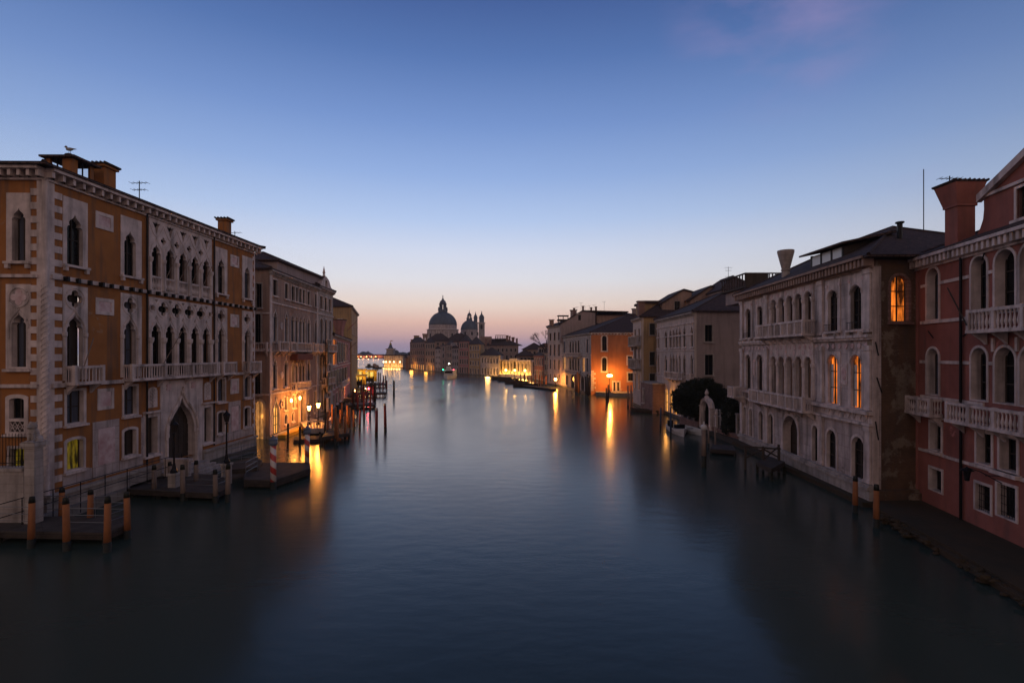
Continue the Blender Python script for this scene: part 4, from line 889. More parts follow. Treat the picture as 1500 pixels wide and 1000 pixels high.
# ================================================================ right bank, middle distance
def right_bank():
    # grey palace behind the garden
    A, B = (23.0, 64.6), (23.0, 81.4)
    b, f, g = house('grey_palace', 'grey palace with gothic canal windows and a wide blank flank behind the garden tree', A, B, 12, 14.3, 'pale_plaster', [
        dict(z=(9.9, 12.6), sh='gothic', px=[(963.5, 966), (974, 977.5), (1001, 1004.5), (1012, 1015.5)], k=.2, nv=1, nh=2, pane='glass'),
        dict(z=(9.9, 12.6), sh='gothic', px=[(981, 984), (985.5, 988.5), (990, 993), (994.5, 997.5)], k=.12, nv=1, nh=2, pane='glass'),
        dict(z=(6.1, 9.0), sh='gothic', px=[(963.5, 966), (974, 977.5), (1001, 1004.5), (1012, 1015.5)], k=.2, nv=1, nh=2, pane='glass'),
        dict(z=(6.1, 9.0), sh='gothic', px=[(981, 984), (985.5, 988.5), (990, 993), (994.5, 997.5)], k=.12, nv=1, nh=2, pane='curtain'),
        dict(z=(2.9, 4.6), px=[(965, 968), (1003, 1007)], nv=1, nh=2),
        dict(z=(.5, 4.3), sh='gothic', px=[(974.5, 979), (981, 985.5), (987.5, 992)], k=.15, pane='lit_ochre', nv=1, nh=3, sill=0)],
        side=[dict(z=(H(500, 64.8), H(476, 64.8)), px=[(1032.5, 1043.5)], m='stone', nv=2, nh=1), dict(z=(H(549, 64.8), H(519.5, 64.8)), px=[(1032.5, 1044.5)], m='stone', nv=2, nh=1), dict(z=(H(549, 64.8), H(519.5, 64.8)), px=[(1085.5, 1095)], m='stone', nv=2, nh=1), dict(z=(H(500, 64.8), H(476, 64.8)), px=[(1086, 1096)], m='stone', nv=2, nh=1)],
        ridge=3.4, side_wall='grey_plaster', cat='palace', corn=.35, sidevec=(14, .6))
    strings(f, b, (9.4, 12.9, 5.5, 11.4)); balcony(f, b, f.u(1000), f.u(980), 5.6, .9, .8, .3, POST, brackets=4)
    for px in ((1001, 1005), (1012, 1016)): balcony(f, b, f.u(px[1]+.5), f.u(px[0]-.5), 5.7, .8, .6, .25, POST)
    light((21.9, f.w(f.u(985), 0, 0).y-.5, 3.4), (1, .42, .08), 60, .2, b)
    MB(f).box(f.L-1.2, f.L, .02, 1.6, .2, 4.5).build('porch_wall', 'pale_plaster', b)
    # gabled attics and neighbours behind the roof
    for nm, lab, px0, px1, Z, yb, yp, m_, wp in (('gabled_house', 'gabled attic house behind the grey palace roof, the left one of two', 970, 1013, 86, 470, 425, 'plaster_brown', (988, 996)), ('gabled_house', 'gabled attic house behind the grey palace roof, the right one of two', 1011, 1052, 84, 468, 420, 'plaster_brown', (1019, 1027))):
        x0, x1 = X(px0, Z), X(px1, Z); t = thing(nm, lab, 'house', (x0, Z, 0)); ff = Fr((x0, Z), (x1, Z), (0, 0)); L = ff.L; zp = H(yp, Z); ze = zp-2.3
        w0, w1 = ff.u(wp[0]), ff.u(wp[1]); zw = H(456, Z)
        h_ = win(ff, t, 'rect', (w0, w1, zw, zw+1.7), None, k=.08, pane='glass', m='stone', nv=2, nh=2)
        MB(ff).plate([(0, 5), (L, 5), (L, zp-.4), (L*.72, zp), (0, ze)], [h_], 0, -8, True).build('wall', m_, t)
        rf = MB(ff)
        for (a, c, p, q) in ((-.3, ze-.05, L*.72, zp+.03), (L*.72, zp+.03, L+.3, zp-.4)): rf.add([(a, .3, c), (p, .3, q), (p, -8.2, q), (a, -8.2, c), (a, .3, c+.2), (p, .3, q+.2), (p, -8.2, q+.2), (a, -8.2, c+.2)], [(0, 1, 2, 3), (4, 5, 6, 7), (0, 1, 5, 4), (2, 3, 7, 6), (0, 3, 7, 4), (1, 2, 6, 5)])
        rf.build('roof', 'tile', t)
    t = thing('roof_house', 'dark gabled rooftop with television aerials behind the grey palace', 'house', (X(1075, 78), 78, 0)); mb = MB(); x0, x1 = X(1058, 78), X(1112, 78)
    mb.box(x0, x1, 78, 88, 4, H(425, 78)); mb.build('wall', 'grey_plaster', t); hip(t, [(x0, 78), (x1, 78), (x1, 88), (x0, 88)], H(425, 78), 2.6, .3)
    antenna(t, X(1071, 78), 79, 17, H(389, 78), 2); antenna(t, X(1076, 78), 80, 17, H(401, 78), 2)
    t = thing('roof_terrace', 'dark wooden roof terrace with railings just behind the far end of the marble palace', 'roof terrace', (X(1100, 56), 56, 13))
    x0, x1 = X(1080, 56), X(1148, 56); z0, z1 = H(424, 56), H(405, 56)
    MB().box(x0+.4, x1, 54.6, 60, 14.6, z0).build('terrace_base', 'grey_plaster', t)
    MB().box(x0, x1, 54, 60.5, z0, z0+.2).build('deck', 'wood_dark', t)
    mb = MB()
    for i in range(15): x = x0+.1+(x1-x0-.2)*i/14; mb.box(x-.05, x+.05, 54.05, 54.15, z0+.201, z1)
    for i in range(10): y = 54.3+6*i/9; mb.box(x0+.05, x0+.15, y-.05, y+.05, z0+.201, z1)
    mb.box(x0-.05, x1, 54.0, 54.2, z1, z1+.12).box(x0-.06, x0+.14, 54.21, 60.4, z1, z1+.12).box(x0, x0+2.4, 54.02, 54.08, z0+.2, z1-.01); mb.build('railing', 'wood_dark', t)
    # ochre-brown building with its brick extension
    A, B = (21.3, 84), (21.5, 91)
    b, f, g = house('brown_house', 'tall brown plastered house with shuttered windows between orange palace and grey palace', A, B, 12, 15.0, 'pale_plaster', [
        dict(z=(11, 13.2), n=2, w=1.2), dict(z=(7.5, 10.2), n=2, w=1.2), dict(z=(3, 5.6), n=2, w=1.2, pane='lit_dim')],
        side=[dict(z=(H(490.5, 84.3), H(474, 84.3)), px=[(951.8, 959.4)], pane='shutter', m='stone'), dict(z=(H(534.5, 84.3), H(515.5, 84.3)), px=[(951.8, 959.4)], pane='shutter', m='stone'), dict(z=(H(560, 84.3), H(547, 84.3)), px=[(951.8, 959.6)], pane='shutter', m='stone')],
        ridge=2.4, side_wall='yellow_plaster', corn=.4, sidevec=(12, .6))
    for z in (6.6, 10.4): balcony(f, b, .4, 6.6, z, 1.6, 1.0, .3, POST, m='stone', brackets=3, name='bay_window')
    chimney(b, X(939, 86), 86, 15, H(441, 86), 1.0, 'brick_pink'); MB().box(X(944, 88), X(980, 88), 88, 94, 15.2, H(444, 88)).build('attic_wall', 'yellow_plaster', b)
    MB().box(X(943, 87.5), X(981, 87.5), 87.5, 94.5, H(444, 88)+.002, H(444, 88)+.4).build('attic_roof', 'tile', b)
    t = thing('brick_annex', 'low windowless pink-brick annex standing on the water below the brown house', 'annex', (21.1, 76.6, 0))
    fa = Fr((21.15, 77), (21.1, 84), (0, 40)); hs = wins(fa, t, dict(z=(1.2, 3.4), u=[(4.6, 5.6)], m='marble')); MB(fa).plate(rect(0, 7, -.5, H(563, 77)), hs, 0, -.3).build('wall', 'brick_pink', t)
    ga = Fr((21.15, 77), (25, 77.2), (10, 0)); MB(ga).plate(rect(0, ga.L, -.5, H(563, 77)), [], 0, -.3).build('side_wall', 'brick_pink', t)
    MB().box(21.0, 26, 76.8, 84.2, H(563, 77)+.002, H(563, 77)+.2).build('coping', 'stone', t)
    # garden wall: low balustrade wall with posts, on the canal edge
    t = thing('garden_wall', 'low stone garden wall with posts and railings along the canal below the dark tree', 'wall', (21.75, 52, 0))
    fw = Fr((22.5, 50.8), (21.6, 66), (0, 50)); MB(fw).box(0, fw.L, -.3, 0, -.6, .75).box(0, fw.L, -.4, .1, .752, .95).build('base_wall', 'brick_pink', t)
    for i in range(9):
        u = .6+1.75*i
        if 5.0 < u < 8.0: continue
        MB(fw).box(u-.12, u+.12, -.3, -.05, .951, 2.9).box(u-.18, u+.18, -.36, .01, 2.901, 3.02).build('post', 'stone', t)
    mb = MB(fw)
    for i in range(96):
        u = .3+.155*i
        if 5.3 < u < 8.0: continue
        mb.tube([(u, -.18, .95), (u, -.18, 2.5)], .012, 4)
    for z in (1.1, 2.4): mb.tube([(.2, -.18, z), (5.3, -.18, z)], .02, 4); mb.tube([(8, -.18, z), (fw.L, -.18, z)], .02, 4)
    mb.build('railing', 'dark_iron', t)
    t = thing('garden_gate', 'tall arched white stone water gate with a finial in the garden wall', 'gate', tuple(fw.w(6.6, 0, 0)))
    u0, u1 = fw.u(1043.5), fw.u(1027.5); zt = H(584, 56.5)
    MB(fw).plate(arch(u0, u1, .5, zt), [arch(u0+.38, u1-.38, .51, zt-.38)], .25, -.3, True).build('gate_arch', 'marble', t); m_ = (u0+u1)/2
    MB(fw).lathe(m_, 0, [(.25, zt-.05), (.3, zt+.1), (.12, zt+.25), (.25, zt+.5), (.18, zt+.7), (.03, zt+1.0)], 8).build('finial', 'marble', t)
    for u in (u0+.1, u1-.1): MB(fw).lathe(u, .1, [(.2, zt-1.2), (.28, zt-1.0), (.12, zt-.85), (.1, zt-.5), (.02, zt-.3)], 6).build('scroll', 'marble', t)
    gp = MB(fw)
    for i in range(7): u = u0+.5+(u1-u0-1)*i/6; gp.tube([(u, -.05, .6), (u, -.05, zt-.7)], .015, 4)
    gp.build('iron_leaf', 'dark_iron', t)
    t = thing('statue_pillar', 'slim white pillar topped by a small stone head beside the water gate', 'pillar', tuple(fw.w(fw.u(1050), 0, 0)))
    u = fw.u(1050); z = H(599, fw.w(u, 0, 0).y); MB(fw).box(u-.13, u+.13, -.1, .16, .2, z-.8).box(u-.22, u+.22, -.19, .25, z-.799, z-.68).build('shaft', 'marble', t); MB(fw).lathe(u, .03, [(.1, z-.68), (.22, z-.5), (.2, z-.3), (.12, z-.2), (.16, z-.08), (.1, z)], 8).build('carved_head', 'marble', t)
    # orange palace by the street lamp
    A, B = (17.3, 112), (13.7, 140)
    b, f, g = house('orange_palace', 'orange-red palace whose blank flank is brightly lit by the street lamp', A, B, 14, 13.6, 'stone', [
        dict(z=(9.2, 12.3), px=[(834, 837), (838, 841), (842, 845), (846, 849)], k=.2, nv=1, pane='glass', sh='arch'), dict(z=(9.2, 12.3), px=[(825, 828), (859, 862)], k=.2, nv=1, pane='curtain'),
        dict(z=(4.9, 8.0), px=[(834, 837), (838, 841), (842, 845), (846, 849)], k=.2, nv=1, pane='glass', sh='arch'), dict(z=(4.9, 8.0), px=[(825, 829), (853, 857), (859, 862)], k=.2, nv=1, pane=['lit_dim', 'lit_dim', 'curtain']),
        dict(z=(.4, 3.9), sh='arch', px=[(836.5, 841.5), (851, 856)], k=.25, sill=0), dict(z=(.8, 3.4), px=[(829, 832), (845, 848), (860, 863)], k=.15)],
        side=[dict(z=(H(513.5, 113), H(492, 113)), sh='arch', px=[(882, 888.6)], k=.3), dict(z=(H(543.2, 113), H(523.5, 113)), sh='arch', px=[(882, 888.6)], k=.3), dict(z=(H(513, 113), H(493, 113)), sh='arch', px=[(925, 931)], k=.3),
              dict(z=(H(533, 113), H(522, 113)), px=[(919.5, 926)], k=.3), dict(z=(H(557, 113), H(546, 113)), px=[(920, 927.5)], k=.3), dict(z=(.9, H(559, 113)), px=[(898.5, 902), (903.5, 907)], k=.3, sill=0)],
        ridge=4.6, side_wall='orange_plaster', cat='palace', corn=.35, sidevec=(24, -1.0), inset=11)
    strings(f, b, (8.6, 4.3, 12.7)); balcony(f, b, f.u(851), f.u(832), 8.4, .9, .8, .35, POST, brackets=3); balcony(f, b, f.u(851), f.u(832), 4.1, .9, .8, .35, POST, brackets=3)
    q = MB(g)
    for i in range(9): q.box(0, 1.0 if i % 2 else .6, .003, .07, .9+.5*i, .9+.5*i+.42)
    q.build('quoins', 'marble', b); cornice(g, b, 0, g.L, 13.2, .4, .4, .7, 'marble', .3)
    # tall four-storey block behind it
    A, B = (13.7, 140.1), (10.5, 151)
    b, f, g = house('tall_house', 'tall pale house with four storeys at the bend, above the bright lamp', A, B, 16, 16.9, 'pale_plaster', [
        dict(z=(12.8, 15), n=3, w=1.4), dict(z=(8.4, 11.6), n=3, w=1.5, pane='curtain'), dict(z=(4.6, 7.3), n=3, w=1.5, pane='curtain'), dict(z=(1, 3.2), n=3, w=1)],
        side=[dict(z=(14, 15.6), u=[(3, 4.4)])], ridge=2.4, side_wall='grey_plaster', corn=.4, sidevec=(18, 1))
    strings(f, b, (12, 8, 4.1)); chimney(b, X(808, 146), 146, 17, H(468, 146), 1.2, 'plaster_brown'); chimney(b, X(840, 146), 146, 17, H(454, 146), 1.6, 'grey_plaster')
    g3 = Fr((X(821, 139), 139), (X(872, 139), 139), (0, 0)); L = g3.L; ho = rect(g3.u(847), g3.u(851), H(469, 139), H(461, 139))
    MB(g3).plate([(0, 12), (L, 12), (L, H(458, 139)), (g3.u(853), H(456, 139)), (0, H(475, 139))], [ho], 0, -8, True).build('gable_wall', 'grey_plaster', b); MB(g3).box(g3.u(846), g3.u(852), -.3, -.2, H(470, 139), H(460, 139)).build('pane', 'glass', b)
    MB(g3).add([(-.3, .2, H(475.5, 139)), (g3.u(853), .2, H(455.8, 139)), (L+9, .2, H(457.5, 139)), (-.3, -8, H(475.5, 139)), (g3.u(853), -8, H(455.8, 139)), (L+9, -8, H(457.5, 139))]+[(-.3, .2, H(475.5, 139)+.3), (g3.u(853), .2, H(455.8, 139)+.3), (L+9, .2, H(457.5, 139)+.3), (-.3, -8, H(475.5, 139)+.3), (g3.u(853), -8, H(455.8, 139)+.3), (L+9, -8, H(457.5, 139)+.3)],
               [(0, 1, 4, 3), (1, 2, 5, 4), (6, 7, 10, 9), (7, 8, 11, 10), (0, 1, 7, 6), (1, 2, 8, 7)]).build('gable_roof', 'tile', b)
    MB().box(X(873, 142), X(932, 142), 141, 150, 12, H(462, 142)).build('rear_block', 'plaster_brown', b); hip(b, [(X(873, 142), 141), (X(932, 142), 141), (X(932, 142), 150), (X(873, 142), 150)], H(462, 142), 1.2, .3)
    for px, yt in ((845, 449), (851, 443), (857, 448), (863, 447), (870, 446), (885, 441)): antenna(b, X(px, 141), 141, H(462, 141), H(yt, 141), 1)
    for px, yt in ((841, 451), (854, 448), (866, 450), (873, 449)): MB().lathe(X(px, 142), 142, [(.28, H(465, 142)), (.28, H(yt+1, 142)), (.4, H(yt+.9, 142)), (.4, H(yt, 142))], 8).build('chimney', 'brick_pink', b)
    chimney(b, X(929.5, 143), 143, 17, H(452, 143), 1.2, 'grey_plaster')
    x0, x1 = X(818, 143), X(832, 143); mb = MB()
    for x in (x0, (x0+x1)/2, x1): mb.box(x-.1, x+.1, 142.9, 143.1, 17.5, H(463, 143))
    mb.box(x0-.2, x1+.2, 142.8, 145, H(463, 143), H(463, 143)+.25).box(x0-.2, x1+.2, 142.85, 145, H(470, 143), H(470, 143)+.5); mb.build('altana', 'wood_dark', b)
right_bank()

# ================================================================ far right bank, seen nearly head on
def far_bank():
    def row(nm, lab, px0, px1, yb0, yb1, ytop, wall, floors, ncol, depth=10, ridge=2.0, cat='house', pane='glass', m='stone', sh='rect', corn=None, lit=None, over=.4, ww=None):
        p0, p1 = P(px0, yb0), P(px1, yb1); Zm = (p0.y+p1.y)/2; Hh = H(ytop, Zm); A, B = (p0.x, p0.y), (p1.x, p1.y); L = (Vector(A)-Vector(B)).length
        rows = []; fh = Hh/floors
        for i in range(floors):
            pn = pane if not (lit and i == 0) else lit
            rows.append(dict(z=(fh*i+fh*(.12 if i == 0 else .25), fh*i+fh*.8), n=ncol, w=ww or min(1.6, L/ncol*.45), a=.03, b=.97, pane=pn, nv=1, nh=2 if floors < 4 else 1, k=.16, m=m, sh=sh, sill=.1))
        return house(nm, lab, A, B, depth, Hh, wall, rows, ridge=ridge, cat=cat, corn=corn, toward=(0, 40), sidevec=(depth*.15*(-1 if px0 < 650 else .6), depth), over=over)
    G = dict(m='stone')
    r = row
    b, f, g = r('brick_palace', 'long brick palace at the left end of the far bank, its ground floor lit yellow', 600.5, 622.5, 541, 543, 501.5, 'brick_pink', 4, 7, 16, 3, 'palace', lit=['lit_ochre', 'lit_orange', 'lit_ochre'])
    chimney(b, X(612, 300), 296, 16, H(491.5, 296), 2.6, 'yellow_plaster'); 
    for px in (603, 607): chimney(b, X(px, 292), 292, 15, H(497, 292), .9, 'brick_pink')
    for px in (621, 624.5): chimney(b, X(px, 292), 292, 16, H(489, 292), .9, 'plaster_brown', 'flare')
    pl = f.w(f.L*.35, 2, 2.5); light(pl, (1, .42, .06), 800, .9, b)
    b, f, g = r('brick_house', 'red-brown brick house with a lamp-lit doorway, right of the long brick palace', 622.7, 637.3, 543, 544, 502, 'plaster_brown', 4, 4, 16, 2.6, lit=['lit_dim', 'glass', 'lit_ochre', 'lit_orange'])
    light(f.w(f.L*.45, 2, 2.2), (1, .42, .06), 400, .9, b)
    b, f, g = r('leaning_palace', 'narrow white stone palace front on the far bank with rounded windows', 637.5, 645.5, 544, 544.6, 511, 'marble_slab', 4, 3, 12, 1.6, 'palace', sh='arch', m='marble')
    b, f, g = r('narrow_house', 'narrow bare pinkish house between the white palace front and dark house', 645.7, 653, 544.6, 545.2, 506.5, 'brick_grey', 4, 1, 12, .8)
    b, f, g = r('dark_house', 'dark brown narrow house beside the bare pinkish house', 653.2, 661.5, 545.2, 546, 505, 'plaster_brown', 4, 3, 12, 2)
    b, f, g = r('dark_house', 'dark slate-roofed house with white upper balcony, on the far bank', 661.7, 672, 546, 547, 510, 'grey_plaster', 4, 3, 12, 3); balcony(f, b, 1, f.L-1, 13, 1, .8, .5, POST)
    b, f, g = r('pink_house', 'pink house with a red-brown gabled top on the far bank', 672.2, 686.6, 547, 548, 500, 'pink_plaster', 4, 4, 12, 3.2)
    b, f, g = r('cream_house', 'cream four-storey house on the far bank with tall paired windows', 687, 703, 548, 549.3, 504.3, 'yellow_plaster', 4, 4, 12, 3.4, m='marble', pane=['glass', 'curtain'])
    b, f, g = r('white_palace', 'white two-storey palace with low dark roof, left of the floodlit pavilion', 703.6, 731.5, 549.5, 551.5, 520.5, 'marble_slab', 2, 6, 14, 3.2, 'palace', m='marble', sh='arch', corn=.5)
    light(f.w(f.L*.8, 3.5, 1.0), (1, .5, .12), 1100, 1.0, b)
    # floodlit one-storey pavilion
    p0, p1 = P(732.5, 550.5), P(779, 553.5); t = thing('floodlit_pavilion', 'one-storey white stone pavilion floodlit bright yellow from below', 'pavilion', (p0.x, p0.y, 0)); ff = Fr(p0.to_2d(), p1.to_2d(), (0, 40)); L = ff.L; Zt = H(527, 208)
    hs = []
    for i in range(9):
        if i == 4: continue
        u = L*(i+.5)/9; hs.append(win(ff, t, 'rect', (u-.6, u+.6, 2.2, Zt-1.3), None, k=.2, pane='glass_brown', nv=2, nh=2, m='pale_plaster'))
    hs.append(win(ff, t, 'rect', (L*.42, L*.56, 1.6, Zt-.6), None, k=.25, pane='glass_brown', nv=3, nh=2, m='pale_plaster', sill=0, depth=.8))
    MB(ff).plate(rect(0, L, -.5, Zt), hs, 0, -.5).build('wall', 'pale_plaster', t)
    for i in range(10): u = L*i/9; u = min(max(u, .4), L-.4); MB(ff).lathe(u, .3, [(.35, 1.3), (.28, 1.6), (.26, Zt-.9), (.38, Zt-.6), (.38, Zt-.4)], 8).build('column', 'marble', t)
    MB(ff).box(-.2, L+.2, -.4, .8, Zt-.399, Zt+.1).box(L*.38, L*.6, -.4, 1.0, Zt+.101, Zt+.7).box(-1, L+1, 0, 3.0, -.5, 1.1).build('entablature', 'marble', t)
    MB(ff).box(0, L, -16, -.5, Zt-.6, Zt-.1).build('flat_roof', 'stone', t)
    for i in range(10): light(ff.w(L*(i+.5)/10, 1.7, 1.5), (1, .5, .08), 320, .3, t)
    for i, px in enumerate((741, 754, 769)):
        q = P(px, 553.3+.4*i, 0); l = thing('quay_lamp', 'bright yellow quay lamp in front of the floodlit pavilion, %s of three' % ('leftmost', 'middle one', 'rightmost')[i], 'lamp', (q.x, q.y-1, 0), 'lamps before the pavilion'); MB().tube([(q.x, q.y-1, -.5), (q.x, q.y-1, 2.6)], .08, 6).build('post', 'dark_iron', l)
        MB().ball((q.x, q.y-1, 2.9), .38, 8, 6).build('globe', 'lamp_warm', l, True); light((q.x, q.y-1.6, 2.9), (1, .55, .12), 260, .3, l)
    # hedge and roofs behind the pavilion
    t = thing('long_palace', 'long grey palace with many small attic windows and chimneys behind the white palace', 'palace', (X(686, 262), 262, 0)); fl = Fr((X(690, 262), 262), (X(759, 250), 250), (0, 0)); ze = H(506, 256); hs = []
    for z0, h_ in ((9.2, 1.4), (5.2, 2)):
        for i in range(11): u = 1.5+(fl.L-3)*i/10; hs.append(win(fl, t, 'rect', (u-.45, u+.45, z0+.9, z0+.9+h_), None, k=.15, pane='glass', nv=None, m='stone'))
    MB(fl).plate(rect(0, fl.L, 0, ze), hs, 0, -.3).build('wall', 'brick_grey', t); hip(t, [fl.A, fl.B, (fl.B.x+2, fl.B.y+16), (fl.A.x, fl.A.y+16)], ze, 3.6, .5)
    for px, yt, k in ((743, 491, 'box'), (746.5, 492, 'box'), (751.5, 494, 'flare'), (757, 495.5, 'box'), (712, 497, 'box'), (718, 498, 'box')): chimney(t, X(px, 258), 258, ze, H(yt, 258), 1.0, 'brick_pink', k)
    MB().box(X(704, 262), X(720, 262), 260, 268, ze, H(493, 262)).build('attic_block', 'plaster_brown', t)
    x0, x1 = X(726, 262), X(741, 262); mb = MB()
    for i in range(7): x = x0+(x1-x0)*i/6; mb.box(x-.12, x+.12, 259, 259.3, ze+1, H(492, 260)); mb.box(x-.12, x+.12, 264, 264.3, ze+1, H(492, 260))
    mb.box(x0-.2, x1+.2, 258.9, 264.4, H(497, 260), H(497, 260)+.3).box(x0-.2, x1+.2, 258.9, 259.2, H(491.5, 260), H(491.5, 260)+.3); mb.build('altana', 'wood_dark', t)
    # small houses right of the pavilion
    b, f, g = r('red_house', 'small red house with four bright upper windows right of the floodlit pavilion', 782, 797, 556, 558.5, 521, 'red_plaster', 2, 4, 10, 1.2, pane=['curtain', 'glass'], m='marble')
    light(f.w(f.L*.5, 2.5, 2.0), (1, .45, .1), 300, .6, b)  # point light added for glow on the house front, no lamp stands here
    b, f, g = r('brown_house', 'small dark brown house at the foot of the tall pale house', 797.2, 804, 558.5, 560, 517, 'plaster_brown', 3, 2, 10, 1.5)
    for nm, lab, px0, px1, Z, yt, m_, rdg in (('background_house', 'low dark-roofed house with an orange lit eave behind the pavilion, nearest the red house', 756, 783, 226, 521, 'brick_pink', 2.6), ('background_house', 'wide dark roof far behind the red house, topped with greenery', 766, 800, 250, 512, 'plaster_brown', 3.5), ('background_house', 'brown house with a flared chimney behind the small red house', 790, 806, 200, 508, 'plaster_brown', 1.5),
                                              ('background_house', 'red-roofed house behind the cream and pink houses', 652, 690, 300, 500, 'brick_pink', 5), ('background_house', 'dark-roofed house behind the brick palace, below the great dome', 623, 660, 320, 500, 'plaster_brown', 5)):
        x0, x1 = X(px0, Z), X(px1, Z); t = thing(nm, lab, 'house', (x0, Z, 0)); hs = []; ff = Fr((x0, Z), (x1, Z), (0, 0)); ze = H(yt, Z)
        for i in range(5): u = ff.L*(i+.5)/5; hs.append(win(ff, t, 'rect', (u-.5, u+.5, ze-2.2, ze-.9), None, k=.12, pane='glass', nv=None, m='stone'))
        MB(ff).plate(rect(0, ff.L, 0, ze), hs, 0, -.3).build('wall', m_, t); MB().box(x0+.05, x1-.05, Z+.4, Z+12, 0, ze-.05).build('rear_wall', m_, t); hip(t, [(x0, Z), (x1, Z), (x1, Z+12), (x0, Z+12)], ze, rdg, .5)
        if px0 == 790: chimney(t, X(800.5, 200), 200, ze, H(503, 200), 1.1, 'brick_pink', 'flare')
far_bank()

# ================================================================ the domed church
def church():
    Z = 430.0; t = thing('domed_church', 'great white baroque church with two grey lead domes and twin bell towers on the skyline', 'church', (X(648.5, Z), Z, 0))
    def zz(y): return H(y, Z)
    px = Z/F
    def dome(cx, y_top_lantern, yl0, yd1, yd0, rw, drum, name, Zc=Z, seg=32, full=True):
        x = X(cx, Zc); k = Zc/F; z0 = H(yd0, Zc); z1 = H(yd1, Zc); R0 = rw*k; prof = []
        for i in range(13):
            a = math.pi/2*i/12; prof.append((max(R0*math.cos(a), R0*.16), z0+(z1-z0)*math.sin(a)))
        m_ = MB(); m_.lathe(x, Zc, prof, seg); d = m_.build(name, 'lead', t, True)
        rb = MB()
        for j in range(16): a = 2*math.pi*j/16; rb.tube([(x+(r+.1)*math.cos(a), Zc+(r+.1)*math.sin(a), z) for r, z in prof], .22, 4)
        rb.build('dome_rib', 'lead', d)
        # lantern
        zl0 = z1-.3; zt = H(y_top_lantern, Zc); h = zt-zl0; r = R0*.25
        l = MB(); l.lathe(x, Zc, [(r*1.35, zl0), (r*1.35, zl0+h*.1), (r*1.2, zl0+h*.11), (r*1.2, zl0+h*.16)], 16)
        for j in range(8): a = 2*math.pi*(j+.5)/8; l.lathe(x+r*.9*math.cos(a), Zc+r*.9*math.sin(a), [(r*.17, zl0+h*.16), (r*.17, zl0+h*.46)], 6); l.lathe(x+r*1.3*math.cos(a), Zc+r*1.3*math.sin(a), [(r*.16, zl0+h*.1), (r*.12, zl0+h*.24), (r*.02, zl0+h*.32)], 5)
        l.lathe(x, Zc, [(r*1.15, zl0+h*.46), (r*1.15, zl0+h*.5), (r*.95, zl0+h*.52), (r*.9, zl0+h*.6), (r*.6, zl0+h*.68), (r*.3, zl0+h*.73), (r*.28, zl0+h*.78), (r*.12, zl0+h*.82), (r*.1, zl0+h*.9), (r*.16, zl0+h*.92), (.05, zt)], 12)
        l.build('lantern', 'lead', t)
        return x, k
    x, k = dome(648.7, 432, 0, 457, 476.5, 20.2, None, 'main_dome')
    # drum of the great dome
    def drum(x, Zc, r, y1, y0, n, nm, yw1, yw0, seg=32):
        k = Zc/F; d = MB(); d.lathe(x, Zc, [(r*k, H(y0, Zc)), (r*k, H(y1, Zc))], seg)
        d = d.build(nm, 'marble_slab', t)
        return d
    drum(x, Z, 20.5, 476.2, 484, 8, 'drum_top', 0, 0)
    MB().lathe(x, Z, [(22.0*k, zz(484)), (23.4*k, zz(483.5)), (23.4*k, zz(482.6)), (21.5*k, zz(482))], 32).build('drum_cornice', 'marble', t)
    dr = drum(x, Z, 22, 484, 508, 8, 'drum', 0, 0)
    for j in range(24):
        a = 2*math.pi*j/24; r = 22*k
        if j % 3 == 0: ww = 1.5; MB(Fr((x+r*math.cos(a)-ww/2*math.sin(a)*-1, Z+r*math.sin(a)-ww/2*math.cos(a)), (x+r*math.cos(a)-ww/2*math.sin(a), Z+r*math.sin(a)+ww/2*math.cos(a)), (x+99*math.cos(a), Z+99*math.sin(a)))).plate(arch(0, ww, zz(498), zz(488.5)), [], .12, -.3).build('window', 'glass', t)
        else: MB().box(x+(r+.2)*math.cos(a)-.35, x+(r+.2)*math.cos(a)+.35, Z+(r+.2)*math.sin(a)-.35, Z+(r+.2)*math.sin(a)+.35, zz(507), zz(484.3)).build('pilaster', 'marble', t)
    # scroll buttresses and octagonal body
    r = 22*k
    MB().lathe(x, Z, [(30*k, 0), (30*k, zz(503)), (23*k, zz(500)), (22*k, zz(499))], 8, math.pi/8).build('nave', 'stone', t)
    for j in range(16):
        a = 2*math.pi*(j+.5)/16; c, s = math.cos(a), math.sin(a); pts = [(x+rr*k*c, Z+rr*k*s) for rr in (22, 29.5)]
        b = Fr(pts[0], pts[1], (pts[0][0]-s*99, pts[0][1]+c*99)); L = b.L
        MB(b).plate([(0, zz(506)), (L, zz(506)), (L, zz(502)), (L*.8, zz(500)), (L*.6, zz(500.4)), (L*.4, zz(497)), (0, zz(494))], [], .5, -.5, True).build('scroll_buttress', 'marble', t)
    # second dome and its drum, with the two bell towers
    Z2 = 450; x2, k2 = dome(687.5, 454, 0, 469, 483.5, 12.2, None, 'small_dome', Z2)
    d = drum(x2, Z2, 12.6, 483, 500, 8, 'drum', 0, 0)
    for j in range(8): a = 2*math.pi*(j+.5)/8; rr = 12.6*k2; MB().box(x2+rr*math.cos(a)-.7, x2+rr*math.cos(a)+.7, Z2+rr*math.sin(a)-.3, Z2+rr*math.sin(a)+.3, H(491, Z2), H(486.5, Z2)).build('window', 'glass', t)
    MB().box(x-8, x2+10, Z, Z2+6, 0, H(500, Z2)).build('choir', 'stone', t)
